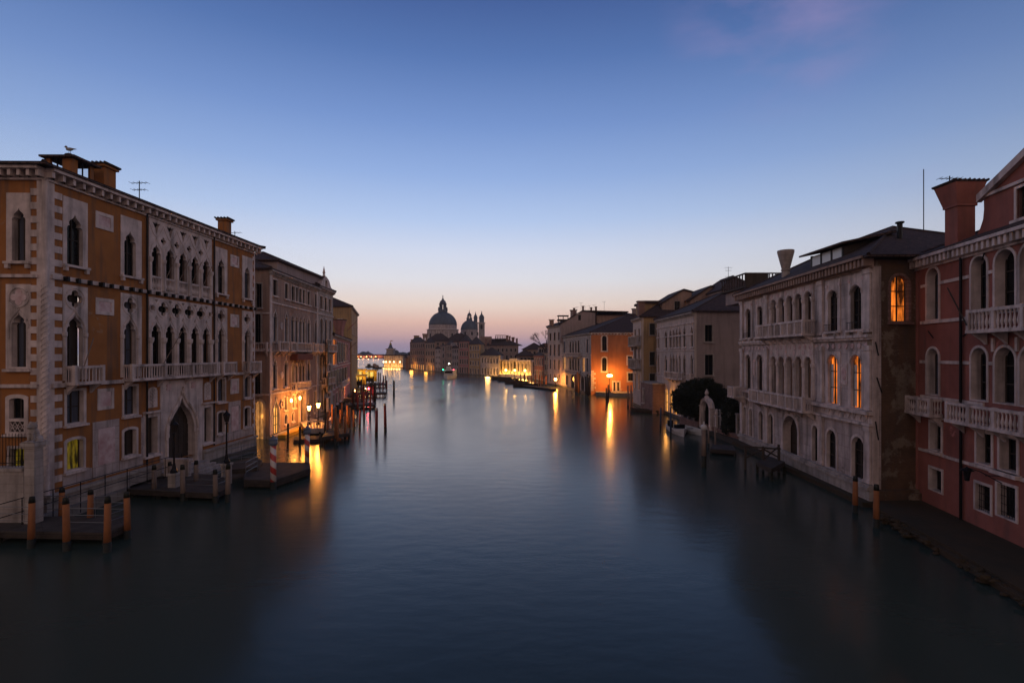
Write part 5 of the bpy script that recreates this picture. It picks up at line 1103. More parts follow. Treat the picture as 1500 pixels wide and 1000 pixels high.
    for cx, Zc, yt in ((696.6, 462, 458), (705.5, 452, 457)):
        xx = X(cx, Zc); kk = Zc/F; h = 4.3*kk if Zc < 460 else 3.2*kk; tw = MB(); tw.box(xx-h, xx+h, Zc-h, Zc+h, 0, H(473.5, Zc)); tw = tw.build('bell_tower', 'stone', t)
        MB().box(xx-h*1.2, xx+h*1.2, Zc-h*1.2, Zc+h*1.2, H(473.4, Zc), H(472.3, Zc)).build('tower_cornice', 'marble', tw)
        MB(Fr((xx-h*.4, Zc-h), (xx+h*.4, Zc-h), (0, 0))).plate(arch(0, h*.8, H(482, Zc), H(475.5, Zc)), [], .1, -.3).build('belfry_opening', 'glass', tw)
        q = h*.85; MB().lathe(xx, Zc, [(q, H(472.2, Zc)), (q, H(466.5, Zc)), (q*1.15, H(466.3, Zc)), (q*1.05, H(464.5, Zc)), (q*.75, H(462, Zc)), (q*.35, H(460.5, Zc)), (q*.25, H(459, Zc)), (.05, H(yt-2, Zc))], 10).build('cupola', 'lead', tw)
church()

# ================================================================ the customs point and the far shore
def far_shore():
    Z = 326; x0, x1 = X(560, Z), X(592.5, Z); t = thing('customs_house', 'low floodlit white customs house at the point, with a small tower and gilded globe', 'customs house', (x0, Z, 0)); f = Fr((x0, Z+6), (x1, Z-4), (0, 0)); ze = H(520.5, Z); hs = []
    for i in range(5): u = f.L*(i+.55)/5.2; hs.append(arch(u-.9, u+.9, 1.2, 5.0))
    MB(f).plate(rect(0, f.L, -.5, ze), hs, 0, -.8).build('wall', 'pale_plaster', t); MB(f).box(.1, f.L-.1, -1.4, -1.2, 0, ze-.2).build('arcade_rear_wall', 'plaster_brown', t)
    for i in range(11): u = .3+(f.L-.6)*i/10; MB(f).lathe(u, .3, [(.4, .5), (.3, .9), (.3, ze-.7), (.45, ze-.4)], 8).build('column', 'marble', t)
    MB(f).box(-.4, f.L+.4, -9, .8, ze, ze+.5).build('roof', 'tile', t)
    MB(f).box(-3, f.L+1, -8, 3, -.5, .5).build('quay_base', 'quay_stone', t)
    xt = X(571, Z+6); k = Z/F; Zt = Z+8; MB().box(xt-5.2*k, xt+5.2*k, Zt-2, Zt+3, 0, H(511.5, Zt)).build('tower', 'stone', t)
    MB().box(xt-6.3*k, xt+6.3*k, Zt-2.6, Zt+3.4, H(511.4, Zt), H(510.3, Zt)).build('tower_cornice', 'marble', t)
    MB().lathe(xt, Zt, [(4.5*k, H(510.2, Zt)), (2.8*k, H(508, Zt)), (2.4*k, H(506, Zt)), (1.9*k, H(505, Zt))], 8).build('tower_roof', 'lead', t); MB().ball((xt, Zt, H(503.7, Zt)), 1.8*k, 12, 8).build('globe', 'gold', t, True)
    MB().tube([(xt, Zt, H(502, Zt)), (xt, Zt, H(499, Zt))], .15, 5); MB().box(xt-.1, xt+3*k, Zt-.05, Zt+.05, H(499.8, Zt), H(498.6, Zt)).box(xt-.12, xt+.12, Zt-.12, Zt+.12, H(503, Zt), H(498.5, Zt)).build('weather_vane', 'gold', t)
    for i in range(7): light(f.w(f.L*(i+.5)/7, 1.9, 1.3), (1, .46, .1), 420, .5, t)
    for i, px in enumerate((562, 565.5, 571, 577, 586)):
        q = Vector((X(px, Z-6), Z-6, 0)); l = thing('quay_lamp', 'glowing lamp in front of the floodlit customs house, %s from the left of five' % ('first', 'second', 'third', 'fourth', 'fifth')[i], 'lamp', tuple(q), 'lamps before the customs house'); MB().tube([(q.x, q.y, 0), (q.x, q.y, 3.4)], .1, 5).build('post', 'dark_iron', l); MB().ball((q.x, q.y, 3.9), .4, 8, 6).build('globe', 'lamp_pale', l, True)
    # low buildings joining it to the brick palace
    for px0, px1, yt, m_, lab in ((592.3, 596.5, 524, 'brick_pink', 'small dark brick warehouse right of the floodlit customs house'), (595.8, 600.6, 520.5, 'plaster_brown', 'dark brown warehouse touching the long brick palace')):
        Zq = 300; a, c = X(px0, Zq), X(px1, Zq); t = thing('warehouse', lab, 'warehouse', (a, Zq, 0)); ff = Fr((a, Zq), (c, Zq-4), (0, 0)); hs = []
        for z in (1.2, 4.2): 
            for i in range(2): u = ff.L*(i+.5)/2; hs.append(win(ff, t, 'rect', (u-.5, u+.5, z, z+1.5), None, k=.12, pane='glass', nv=None, m='stone'))
        MB(ff).plate(rect(0, ff.L, -.5, H(yt, Zq)), hs, 0, -.3).build('wall', m_, t); MB(ff).box(.05, ff.L-.05, -14, -.35, 0, H(yt, Zq)-.1).build('rear_wall', m_, t); hip(t, [ff.A, ff.B, (ff.B.x, ff.B.y+14), (ff.A.x, ff.A.y+14)], H(yt, Zq), 1.2, .3)
    # the far shore of the lagoon
    mb = MB(); pts = [(-700, 980), (-330, 960), (-180, 965), (60, 975), (500, 1000), (700, 1300), (-700, 1300)]; mb.prism(pts, -1, 1.0); tag(mb.build('far_shore_ground', 'earth'), kind='structure')
    mb = MB(); rn = random.Random(5)
    for i in range(150):
        x = -560+1000*rn.random(); y = 1015+120*rn.random(); h = 5+7*rn.random()+3*math.sin(x*.02); r_ = 7+8*rn.random(); n0 = len(mb.V); mb.ball((x, y, h*.55), (r_, r_, h*.6), 9, 6)
        for j in range(n0, len(mb.V)): mb.V[j] = mb.V[j]+Vector((rn.uniform(-1, 1), rn.uniform(-1, 1), rn.uniform(-.9, .9)))*1.3
    tag(mb.build('distant_wood', 'foliage_hazed'), 'low dark line of trees along the far lagoon shore', 'wood', None, 'stuff')
    for i, (px, wd, h) in enumerate(((513, 9, 6), (519, 16, 5), (527, 12, 6), (533.5, 18, 5), (541, 15, 6), (548, 14, 5), (555, 18, 6))):
        Zs = 985; x = X(px, Zs); t = thing('shore_house', 'tiny lit reddish house on the far lagoon shore, %s from the left' % ('first', 'second', 'third', 'fourth', 'fifth', 'sixth', 'seventh')[i], 'house', (x, Zs, 1), 'lit houses on the far shore')
        MB().box(x-wd/2, x+wd/2, Zs, Zs+8, 1, h).build('wall', 'pink_plaster', t); MB().add([(x-wd/2-.5, Zs-.5, h), (x+wd/2+.5, Zs-.5, h), (x+wd/2+.5, Zs+8.5, h), (x-wd/2-.5, Zs+8.5, h), (x-wd/2, Zs+4, h+2.2), (x+wd/2, Zs+4, h+2.2)], [(0, 1, 2, 3), (0, 1, 5, 4), (3, 2, 5, 4), (0, 3, 4), (1, 2, 5)]).build('roof', 'tile', t)
        light((x, Zs-6, 3.5), (1, .4, .15), 2500, 1, t); MB().ball((x-wd*.3, Zs-3, 3.2), .75, 8, 6).build('house_lamp', 'lamp_pale' if i % 2 else 'lamp_warm', t, True)
far_shore()

def weedy_rocks():
    rn = random.Random(11); mb = MB(); pts = [(20.2, 28.3), (19.7, 26.0), (19.3, 23.2), (18.3, 18.6), (17.8, 14)]
    for a, c in zip(pts[:-1], pts[1:]):
        for i in range(34):
            t_ = rn.random(); s_ = rn.uniform(.05, .2); n0 = len(mb.V); mb.ball((a[0]+(c[0]-a[0])*t_+rn.uniform(-.35, .7), a[1]+(c[1]-a[1])*t_, rn.uniform(.02, .3)), (s_*1.5, s_*1.3, s_*.6), 7, 4)
            for j in range(n0, len(mb.V)): mb.V[j] = mb.V[j]+Vector((rn.uniform(-1, 1), rn.uniform(-1, 1), rn.uniform(-1, 1)))*s_*.2
    tag(mb.build('weedy_stones', 'weedy_stone'), 'brown weed-covered rubble along the edge of the stone landing', 'stones', None, 'stuff')
weedy_rocks()
# ================================================================ poles, jetties, lamps, boats
ORD = ['first', 'second', 'third', 'fourth', 'fifth', 'sixth', 'seventh', 'eighth', 'ninth', 'tenth', 'eleventh', 'twelfth', 'thirteenth', 'fourteenth', 'fifteenth', 'sixteenth', 'seventeenth', 'eighteenth', 'nineteenth', 'twentieth']
def make_pole(m, h, r=.15, cap='weed', lean=(0, 0), topcap=True, name='mooring_pole'):
    t = thing(name, 'pole', 'pole', (0, 0, 0)); a, c = lean
    MB().tube([(0, 0, .42), (a*.5, c*.5, h*.5), (a, c, h-.28 if topcap else h)], r, 10, r1=r*.86).build('shaft', m, t, True)
    MB().tube([(-a*.1, -c*.1, -.8), (0, 0, .425)], r*1.03, 10).build('wet_foot', 'weed', t, True)
    if topcap: MB().tube([(a, c, h-.285), (a*1.02, c*1.02, h-.02), (a*1.02, c*1.02, h)], r*.9, 10, r1=r*.6).build('dark_top', cap, t, True)
    return t
def place_poles(lst, m, labelf, group, r=.15, **k):
    """lst: (px, y_top, y_water)"""
    proto = None
    for i, (px, yt, yw) in enumerate(lst):
        p = P(px, yw); h = H(yt, p.y); lab = labelf(i)
        if proto is None:
            proto = make_pole(m, h, r, **k); h0 = h; o = proto
        else: o = dup(proto)
        o.location = p; o.scale = (1, 1, h/h0); o.rotation_euler = (R(random.uniform(-1.2, 1.2)), R(random.uniform(-1.2, 1.2)), random.uniform(0, 6)); o['label'] = lab; o['group'] = group
place_poles([(45.5, 727, 802), (98, 728, 806), (157, 727, 808), (187, 720, 788), (90, 714, 770), (132, 717, 774)], 'pole_orange',
            lambda i: ['orange-brown pole at the left end of the nearest jetty front', 'orange-brown pole second from left in the nearest jetty front', 'orange-brown pole with a worn pale top at the nearest jetty corner', 'orange-brown pole furthest right on the nearest jetty', 'orange-brown pole behind the nearest jetty, the left one of two', 'orange-brown pole behind the nearest jetty, the right one of two'][i], 'orange poles of the nearest jetty')
place_poles([(226, 681, 728), (268, 680, 733), (316, 687, 736), (333.5, 679, 735), (287, 674, 716), (250, 676, 716)], 'pole_grey',
            lambda i: 'weathered grey-brown pole on the second jetty by the portal, '+['front row, leftmost', 'front row, second', 'front row, third', 'front row, rightmost', 'back row, right', 'back row, left'][i], 'poles of the second jetty')
place_poles([(1252.5, 697, 750), (1283.5, 709, 772)], 'pole_orange', lambda i: ['orange-brown pole before the marble palace corner, the further one', 'orange-brown pole before the brick flank, the nearer one'][i], 'poles by the marble palace')
place_poles([(421.5, 620, 656), (439.5, 624, 657), (469, 632, 653), (422, 640, 668)][:3]+[(476, 598, 640)], 'wood_dark', lambda i: 'thin dark pole in the lamp-lit water before the brown palace, %s from the left' % ORD[i], 'thin poles before the brown palace', r=.11)
left = sorted([(482.5, 600, 616), (486.5, 592, 625), (491.5, 596, 650), (494.5, 612, 652), (498.5, 600, 624), (505.5, 608, 645), (509.5, 594, 626), (512, 597, 635), (518.5, 600, 629), (501, 590, 612), (480, 603, 640)])
place_poles(left, 'pole_orange', lambda i: 'thin orange-lit pole of the crowded row right of the terrace, %s from the left' % ORD[i], 'poles beyond the terrace', r=.13, topcap=False)
place_poles([(527, 597, 626), (533.3, 568, 614), (542, 560, 609)], 'pole_red', lambda i: ['short red-brown pole, leftmost of three standing in open water', 'tall red-brown pole, middle one before the far station', 'tall red-brown pole, right one before the far station'][i], 'red-brown poles in open water', r=.14)
place_poles([(551.3, 597, 638), (564.6, 590, 631)], 'pole_red', lambda i: ['dark red pole with pointed tip in open water, the nearer one', 'dark red pole with pointed tip in open water, further right'][i], 'dark red pointed poles', r=.17, cap='white_paint')
place_poles([(577, 557, 580)], 'wood_dark', lambda i: 'lone dark pole with a round head out in mid canal', 'mid canal pole', r=.22, cap='weed')
place_poles([(967.5, 597, 630), (982.5, 596, 640)], 'pole_blue', lambda i: ['slim blue pole by the lit arches, the left one', 'slim blue pole by the lit arches, the right one'][i], 'blue poles', r=.1, topcap=False)
place_poles([(943, 0, 0)][:0]+[(920, 565, 597), (925, 564, 600)], 'pole_grey', lambda i: ['thin grey pole before the brown house, left of a pair', 'thin grey pole before the brown house, right of a pair'][i], 'pair of grey poles', r=.13, topcap=False)
for j, (cx, yt, yw) in enumerate(((846, 545, 576), (861, 548, 581))):
    place_poles([(cx-2.4, yt+3, yw), (cx, yt, yw+1), (cx+2.6, yt+2, yw), (cx+1, yt+5, yw+2)], 'pole_orange' if j == 0 else 'wood_dark', lambda i: ['orange-lit pole in the cluster', 'dark pole in the cluster'][j]+' before the orange palace, '+['leftmost', 'tallest', 'rightmost', 'shortest'][i], ['orange pole cluster', 'dark pole cluster'][j], r=.2, topcap=False)
place_poles([(x, 548+(x % 3), 561+(x-760)*.1) for x in (762, 768, 773, 779, 784, 790, 794, 800)], 'pole_orange', lambda i: 'distant pole before the small red house, %s from the left' % ORD[i], 'distant poles by the red house', r=.2, topcap=False)
place_poles([(888.5, 568, 590), (891, 563, 588)], 'wood_dark', lambda i: ['dark pole right before the orange quay lamp, the left one', 'dark pole right before the orange quay lamp, the right one'][i], 'poles before the quay lamp', r=.16, topcap=False)
place_poles([(551, 542, 557), (554, 545, 560), (557, 546, 562), (562, 550, 562), (565, 550, 563), (547, 549, 563), (541, 548, 561), (536, 550, 564), (525, 548, 566), (529, 556, 578), (545, 556, 572), (549, 560, 590), (518, 570, 600)], 'wood_dark', lambda i: 'dark pole at the lit water-bus station, %s in order of nearness' % ORD[i], 'poles of the far station', r=.2, topcap=False)
place_poles([(516, 573, 596), (521.5, 570, 592), (524, 575, 604), (530.5, 566, 590), (536.5, 572, 594), (539, 563, 580), (546.5, 565, 584), (550, 568, 588), (533, 556, 576), (556.5, 556, 574), (561, 558, 576), (566.5, 557, 574)], 'pole_red', lambda i: 'slender pole among the long jetties before the lit station, %s in the cluster' % ORD[i], 'poles among the long jetties', r=.15, topcap=False)
# striped poles
def striped(px, yt, yw, lab):
    p = P(px, yw); h = H(yt, p.y); t = thing('striped_pole', lab, 'pole', tuple(p), 'red and white striped poles'); 
    MB().tube([(p.x, p.y, .5), (p.x, p.y, h-.55)], .19, 14).build('shaft', 'stripe_red', t, True)
    MB().tube([(p.x, p.y, -.8), (p.x, p.y, .505)], .195, 12).build('wet_foot', 'weed', t, True)
    MB().lathe(p.x, p.y, [(.22, h-.56), (.3, h-.4), (.26, h-.2), (.3, h-.15), (.12, h-.02), (.05, h+.08), (.02, h+.12)], 10).build('finial_cap', 'boat_blue', t)
striped(400.3, 640, 716, 'red and white spiral pole at the front corner of the pontoon')
striped(450, 625, 688, 'red and white spiral pole at the far right corner of the pontoon')
# white-headed marker pole
p = P(1031, 684); t = thing('marker_pole', 'stout grey pole with a round white head before the water gate', 'pole', tuple(p)); h = H(628, p.y)
MB().tube([(p.x, p.y, .9), (p.x, p.y, h-.1)], .19, 12, r1=.16).build('shaft', 'pole_grey', t, True); MB().tube([(p.x, p.y, -.8), (p.x, p.y, .91)], .2, 12).build('wet_foot', 'weed', t, True)
MB().ball((p.x, p.y, h+.12), .26, 12, 8).build('round_head', 'white_paint', t, True); MB().tube([(p.x, p.y, h+.3), (p.x, p.y, h+.6)], .07, 6).build('spike', 'white_paint', t)
place_poles([(1048, 625, 659), (1038, 625, 655)], 'pole_grey', lambda i: ['thin grey pole right of the water gate', 'thin grey pole directly before the water gate'][i], 'thin poles by the water gate', r=.09, topcap=False)

def jetty(name, lab, deck, z, rails=(), m='wood_deck', piles=True, th=.16):
    t = thing(name, lab, 'jetty', (deck[0][0], deck[0][1], 0)); MB().prism(deck, z-th, z).build('deck', m, t)
    n = len(deck)
    mb = MB(); mb.prism([(Vector(p)+(Vector(deck[(i+1) % n])-Vector(p))*0) for i, p in enumerate(deck)], z-th-.18, z-th-.002); mb.build('beam_frame', 'wood_dark', t)
    if piles:
        for i in range(n):
            a, b = Vector(deck[i]), Vector(deck[(i+1) % n]); k = max(1, int((b-a).length/1.8))
            for j in range(k):
                q = a+(b-a)*j/k; q = q+(sum((Vector(d) for d in deck), Vector((0, 0)))/n-q)*.06; MB().tube([(q.x, q.y, -.8), (q.x, q.y, z-th-.05)], .11, 7).build('pile', 'weed', t)
    for seg in rails:
        mb = MB(); pts = [Vector(p) for p in seg]
        for hh in (.42, .75, 1.08): mb.tube([(p.x, p.y, z+hh) for p in pts], .017, 5)
        for a, b in zip(pts[:-1], pts[1:]):
            k = max(1, int((b-a).length/1.4))
            for j in range(k+1): q = a+(b-a)*j/k; mb.tube([(q.x, q.y, z), (q.x, q.y, z+1.08)], .017, 5)
        mb.build('handrail', 'steel', t)
    return t
def W2(px, py, z): v = P(px, py, z); return (v.x, v.y)
z = .6
d = [W2(-60, 776, z), W2(158, 780, z), W2(186, 768, z), W2(184, 755, z), W2(60, 756, z), W2(-40, 755, z)]
jetty('wooden_jetty', 'nearest wooden jetty with steel handrails and orange poles, lower left', d, z, [[W2(-20, 774, z), W2(50, 776, z)], [W2(100, 777, z), W2(154, 778, z), W2(184, 767, z)], [W2(55, 757, z), W2(182, 757, z)]])
z = .55
d = [W2(187, 716, z), W2(316, 722, z), W2(334, 714, z), W2(328, 698, z), W2(285, 692, z), W2(202, 702, z)]
jetty('wooden_jetty', 'second wooden jetty with handrails in front of the gothic portal', d, z, [[W2(270, 719, z), W2(314, 720.5, z), W2(332, 713, z)], [W2(190, 715, z), W2(226, 717, z)], [W2(332, 712, z), W2(327, 699, z)]])
z = .6
d = [W2(357, 702, z), W2(402, 703, z), W2(455, 685, z), W2(452, 677, z), W2(383, 677, z), W2(357, 694, z)]
jetty('floating_pontoon', 'flat dark pontoon with steel railings between two red and white poles', d, z, [[W2(360, 700, z), W2(377, 690, z)], [W2(384, 678.5, z), W2(452, 678, z)], [W2(402, 678.3, z), W2(402, 700, z)][:0] or [W2(383, 678.5, z), W2(372, 686, z)]], piles=True, th=.3)
z = .85
d = [W2(332, 688, z), W2(378, 684, z), W2(384, 676, z), W2(376, 668, z), W2(328, 680, z)]
jetty('gangway', 'narrow gangway with railings joining the portal steps to the pontoon', d, z, [[W2(334, 687, z), W2(378, 683, z)], [W2(330, 680, z), W2(376, 669, z)]])
# stone quay walk with railing along the ochre palace
t = thing('quay_railing', 'thin dark railing along the foot of the ochre palace', 'railing', (-24.4, 26, 0)); mb = MB(); fq = Fr((-24.3, 22), (-23.55, 36.5))
for hh in (1.25, 1.9): mb.tube([fq.w(0, 0, hh), fq.w(fq.L, 0, hh)], .025, 5)
for i in range(10): u = fq.L*i/9; mb.tube([fq.w(u, 0, .2), fq.w(u, 0, 1.9)], .025, 5)
mb.build('rail', 'dark_iron', t)
land('palace_quay', [(-40, 20), (-24.6, 20), (-24.4, 27.2), (-23.7, 36.6), (-24.3, 36.6), (-24.75, 27.2), (-40, 27.2)], .55, 'quay_stone')
# garden wall, pillar and iron fence at the far left
t = thing('garden_wall', 'low pale stone garden wall with iron fence at the left edge', 'wall', (-25.4, 25.6, 0)); zt = H(700, 25.5)
MB().box(-42, X(38, 25.6)-.02, 25.5, 25.95, .5, zt+.35).box(-42, X(38, 25.6)-.02, 25.4, 26.05, zt+.352, zt+.5).build('base_wall', 'stone', t)
mb = MB(); zf = zt+.5
for i in range(34): x = X(36, 25.7)-.16*i; mb.tube([(x, 25.72, zf), (x, 25.72, zf+1.7)], .016, 4)
for hh in (.2, 1.5): mb.tube([(X(37, 25.7), 25.72, zf+hh), (X(37, 25.7)-5.6, 25.72, zf+hh)], .02, 4)
mb.build('iron_fence', 'dark_iron', t)
t = thing('gate_pillar', 'square pale stone pillar carrying the seated lion at the left corner', 'pillar', (X(51, 25.6), 25.6, 0)); x = X(51, 25.6); zp = H(655, 25.6)
MB().box(x-.25, x+.25, 25.3, 25.8, .5, zp).build('shaft', 'stone', t); MB().box(x-.3, x+.3, 25.24, 25.86, zp+.001, zp+.1).box(x-.36, x+.36, 25.18, 26.02, zp+.101, zp+.28).build('capital', 'stone', t)
# seated lion, one fused body
bz = zp+.28; t = MB(); y = 25.6
for c, r in (((x, y+.12, bz+.16), (.2, .3, .17)), ((x, y, bz+.36), (.17, .22, .3)), ((x, y-.1, bz+.55), (.2, .2, .24)), ((x+.02, y-.14, bz+.8), (.2, .2, .21)), ((x+.03, y-.32, bz+.78), (.1, .13, .09)), ((x-.14, y-.08, bz+.98), (.05, .04, .06)), ((x+.16, y-.08, bz+.98), (.05, .04, .06)),
             ((x-.1, y-.22, bz+.25), (.065, .07, .28)), ((x+.12, y-.22, bz+.25), (.065, .07, .28)), ((x-.1, y-.32, bz+.05), (.08, .13, .06)), ((x+.12, y-.32, bz+.05), (.08, .13, .06)), ((x-.17, y+.05, bz+.12), (.09, .2, .13)), ((x+.19, y+.05, bz+.12), (.09, .2, .13))): t.ball(c, r, 10, 8)
t.box(x-.3, x+.3, y-.42, y+.4, bz+.001, bz+.05)
lion = t.build('lion_statue', 'stone', None, True, (x, y, bz)); tag(lion, 'seated stone lion on top of the square pillar at the left', 'statue'); md = lion.modifiers.new('fuse', 'REMESH'); md.mode = 'VOXEL'; md.voxel_size = .025; md.use_smooth_shade = True
# gull on the roof-top room
x, y, z = -26.1, 30.2, 20.79; t = MB()
t.ball((x, y, z+.26), (.22, .1, .1), 10, 8); t.ball((x-.2, y, z+.4), (.075, .07, .07), 8, 6); t.tube([(x-.13, y, z+.28), (x-.19, y, z+.38)], .06, 7); t.tube([(x-.26, y, z+.4), (x-.36, y, z+.37)], .022, 5, r1=.006)
t.add([(x+.1, y-.09, z+.33), (x+.1, y+.09, z+.33), (x+.42, y+.03, z+.27), (x+.42, y-.03, z+.27), (x+.1, y-.07, z+.24), (x+.1, y+.07, z+.24), (x+.4, y+.02, z+.25), (x+.4, y-.02, z+.25)], [(0, 1, 2, 3), (4, 5, 6, 7), (0, 1, 5, 4), (1, 2, 6, 5), (2, 3, 7, 6), (3, 0, 4, 7)])
t.tube([(x+.0, y-.04, z+.2), (x+.0, y-.04, z)], .014, 5); t.tube([(x+.03, y+.04, z+.2), (x+.03, y+.04, z)], .014, 5)
gull = t.build('gull', 'feather', None, True, (x, y, z)); tag(gull, 'gull standing on the vent of the ochre palace roof room', 'bird'); md = gull.modifiers.new('fuse', 'REMESH'); md.mode = 'VOXEL'; md.voxel_size = .012; md.use_smooth_shade = True

# street lanterns
def lantern(name, lab, p, h, lit=None, energy=0, scale=1.0, group=None, base=.0, post='dark_iron', mat_='lamp_warm', col=(1, .34, .05)):
    t = thing(name, lab, 'lamp', tuple(p), group); x, y, z0 = p; s = scale
    MB().lathe(x, y, [(.2*s, z0), (.2*s, z0+.12), (.1*s, z0+.3), (.07*s, z0+.6), (.05*s, z0+.62), (.045*s, z0+h-.75*s), (.09*s, z0+h-.7*s), (.06*s, z0+h-.62*s)], 8).build('post', post, t)
    zt = z0+h
    MB().lathe(x, y, [(.1*s, zt-.6*s), (.2*s, zt-.18*s)], 6).build('lamp_glass', mat_ if lit else 'glass_brown', t)
    fr_ = MB()
    for k in range(6):
        a = 2*math.pi*k/6; fr_.tube([(x+.105*s*math.cos(a), y+.105*s*math.sin(a), zt-.6*s), (x+.205*s*math.cos(a), y+.205*s*math.sin(a), zt-.18*s)], .014*s, 4)
    fr_.lathe(x, y, [(.24*s, zt-.179*s), (.2*s, zt-.12*s), (.08*s, zt-.02*s), (.03*s, zt+.06*s), (.03*s, zt+.14*s)], 6); fr_.build('lantern_frame', 'dark_iron', t)
    if lit: light((x, y, zt-.35*s), col, energy, .2*s, t)
    return t
for px, yt, yb, lab in ((255, 617, 686, 'tall unlit iron lantern on a stone pedestal before the gothic portal'), (332, 603, 672, 'tall unlit iron lantern on a stone pedestal near the gangway')):
    z0 = 1.45; v = P(px, yb+6, z0); b_ = thing('stone_pedestal', 'carved stone pedestal under the '+('portal' if px < 300 else 'gangway')+' lantern', 'pedestal', (v.x, v.y, 0)); MB().box(v.x-.24, v.x+.24, v.y-.24, v.y+.24, -.5, z0-.14).build('shaft', 'stone', b_); MB().box(v.x-.3, v.x+.3, v.y-.3, v.y+.3, z0-.139, z0).build('cap_stone', 'stone', b_)
    lantern('street_lantern', lab, (v.x, v.y, z0+.001), H(yt, v.y)-z0, scale=1.15)
# pale stone steps and balustrade pieces by the portal
t = thing('portal_steps', 'worn stone water steps spreading below the gothic portal', 'steps', (-22.9, 36.5, 0)); fs = Fr((-24.9, 27.3), (-23.9, 47.5))
for i in range(4): MB(fs).box(8.5-.1*i, 12.6+.25*i, .42+.35*i, .77+.35*i, -.5, .72-.17*i).build('step', 'stone', t)
t = thing('portal_parapet', 'short pale stone parapet with a scrolled end beside the portal lantern', 'parapet', tuple(fs.w(8.2, 1.4, 0))); MB(fs).box(8.1, 8.4, .45, 2.2, .5, 1.6).box(8.05, 8.45, .42, 2.3, 1.601, 1.75).build('panel', 'marble', t)
# terrace before the brown palace
def lampT(px, yl, yb, zb, lab, e):
    v = P(px, yb, zb); return lantern('street_lantern', lab, (v.x, v.y, zb), H(yl-2.5, v.y)-zb, True, e, 1.25, 'lit lanterns on the terrace')
t = thing('terrace', 'lamp-lit jutting terrace with a white balustrade before the brown and stone palaces', 'terrace', (-24, 64, 0)); zt = .75
dk = [W2(449, 629, zt), W2(484, 628, zt), W2(486, 622, zt), (-25.9, 66.0), (-25.7, 62.0)]
MB().prism(dk, .3, zt).build('deck', 'stone', t)
for i, (a, c) in enumerate(((0, 1), (1, 2))):
    fb = Fr(dk[a], dk[c], (0, 30)); mb = MB(fb); mb.box(0, fb.L, -.2, 0, zt+.8, zt+.95).box(0, fb.L, -.2, 0, zt, zt+.1); n = int(fb.L/.3)
    for k in range(n): mb.lathe(.15+k*fb.L/n, -.1, [(r, zt+.1+z_*.78) for r, z_ in BAL], 6)
    mb.build('balustrade', 'marble', t)
for q in dk[:3]: MB().tube([(q[0]-.2, q[1]+.1, -.8), (q[0]-.2, q[1]+.1, .3)], .15, 6).build('pile', 'weed', t)
lampT(452.5, 594, 622, zt, 'glowing lantern on the terrace, the left one of two', 620)
lampT(466, 590, 622, zt, 'glowing lantern on the terrace, the right one of two', 720)
# more timber stages along the left bank
for i, (dk, z, lab) in enumerate((([(471, 640), (512, 634), (513, 626), (480, 628)], .8, 'low timber landing stage at the foot of the pole row'), ([(430, 644), (470, 643), (470, 638), (432, 639)], .35, 'thin floating walkway glowing in the lamplight before the brown palace'),
                                    ([(510, 593), (549, 592.5), (549, 589.5), (512, 589)], .6, 'long narrow jetty left of the red poles in open water'), ([(512, 577), (566, 575.5), (565, 573.6), (514, 574.6)], .8, 'broad dark jetty in front of the lit water-bus station'),
                                    ([(519, 563), (567, 562.5), (566, 560.4), (520, 560.2)], .9, 'long dark pontoon carrying the lit water-bus station'))):
    jetty('landing_stage', lab, [W2(a, c, z) for a, c in dk], z, [[W2(dk[0][0]+1, dk[0][1], z), W2(dk[1][0]-1, dk[1][1], z)]] if i > 2 else [])
for i, (px0, px1, yb, yt, lab) in enumerate(((519, 531, 560, 540.5, 'glowing yellow cabin of the water-bus station, the left one'), (534, 548, 559, 541.5, 'glowing yellow shelter of the water-bus station, the right one'), (520, 531, 564, 549, 'small lit ticket kiosk on the pontoon in front of the left yellow cabin'))):
    v = P((px0+px1)/2, yb, .9); k = v.y/F; w_ = (px1-px0)*k/2; zt = H(yt, v.y); t = thing('station_cabin', lab, 'station', (v.x, v.y, .9))
    mb = MB()
    for sx in (-1, 0, 1):
        for dy in (0, 3): mb.box(v.x+sx*(w_-.1)-.08, v.x+sx*(w_-.1)+.08, v.y+dy-.08, v.y+dy+.08, .9, zt-.5)
    mb.build('post', 'dark_iron', t); MB().box(v.x-w_-.3, v.x+w_+.3, v.y-.5, v.y+3.5, zt-.3, zt).build('roof', 'yellow_paint_and_glow', t)
    MB().box(v.x-w_+.1, v.x+w_-.1, v.y+.1, v.y+.12, .9+1.5, zt-.55).build('lit_glazing', 'station_light', t); MB().box(v.x-w_, v.x+w_, v.y+2.9, v.y+3, .9, zt-.35).build('rear_wall', 'yellow_paint_and_glow', t)
    MB().box(v.x-w_+.1, v.x+w_-.1, v.y+.08, v.y+.2, .9, 2.0).build('parapet', 'dark_iron', t)
    light((v.x, v.y+1.3, zt-.8), (1, .6, .15), 130, .4, t); light((v.x, v.y-2.2, 3.4), (1, .55, .15), 120, .3, t)
for i, (px, py, z, m_, c, e, lab) in enumerate(((519, 572, 1.9, 'lamp_warm', (1, .45, .12), 160, 'small orange lamp on a post on the jetty before the station'), (540, 569, 2.1, 'lamp_red', (1, .03, .05), 90, 'small red signal lamp on a post on the jetty before the station'), (535.5, 569, 2.0, 'lamp_pale', (1, .8, .6), 20, 'tiny white lamp left of the red signal lamp'))):
    Z = (CH-z)*F/(py-HY); x = X(px, Z); t = thing('jetty_lamp', lab, 'lamp', (x, Z, .8)); MB().tube([(x, Z, .5), (x, Z, z-.15)], .05, 5).build('post', 'dark_iron', t); MB().ball((x, Z, z), .19 if i < 2 else .11, 8, 6).build('globe', m_, t, True); light((x, Z-.5, z), c, e, .15, t)
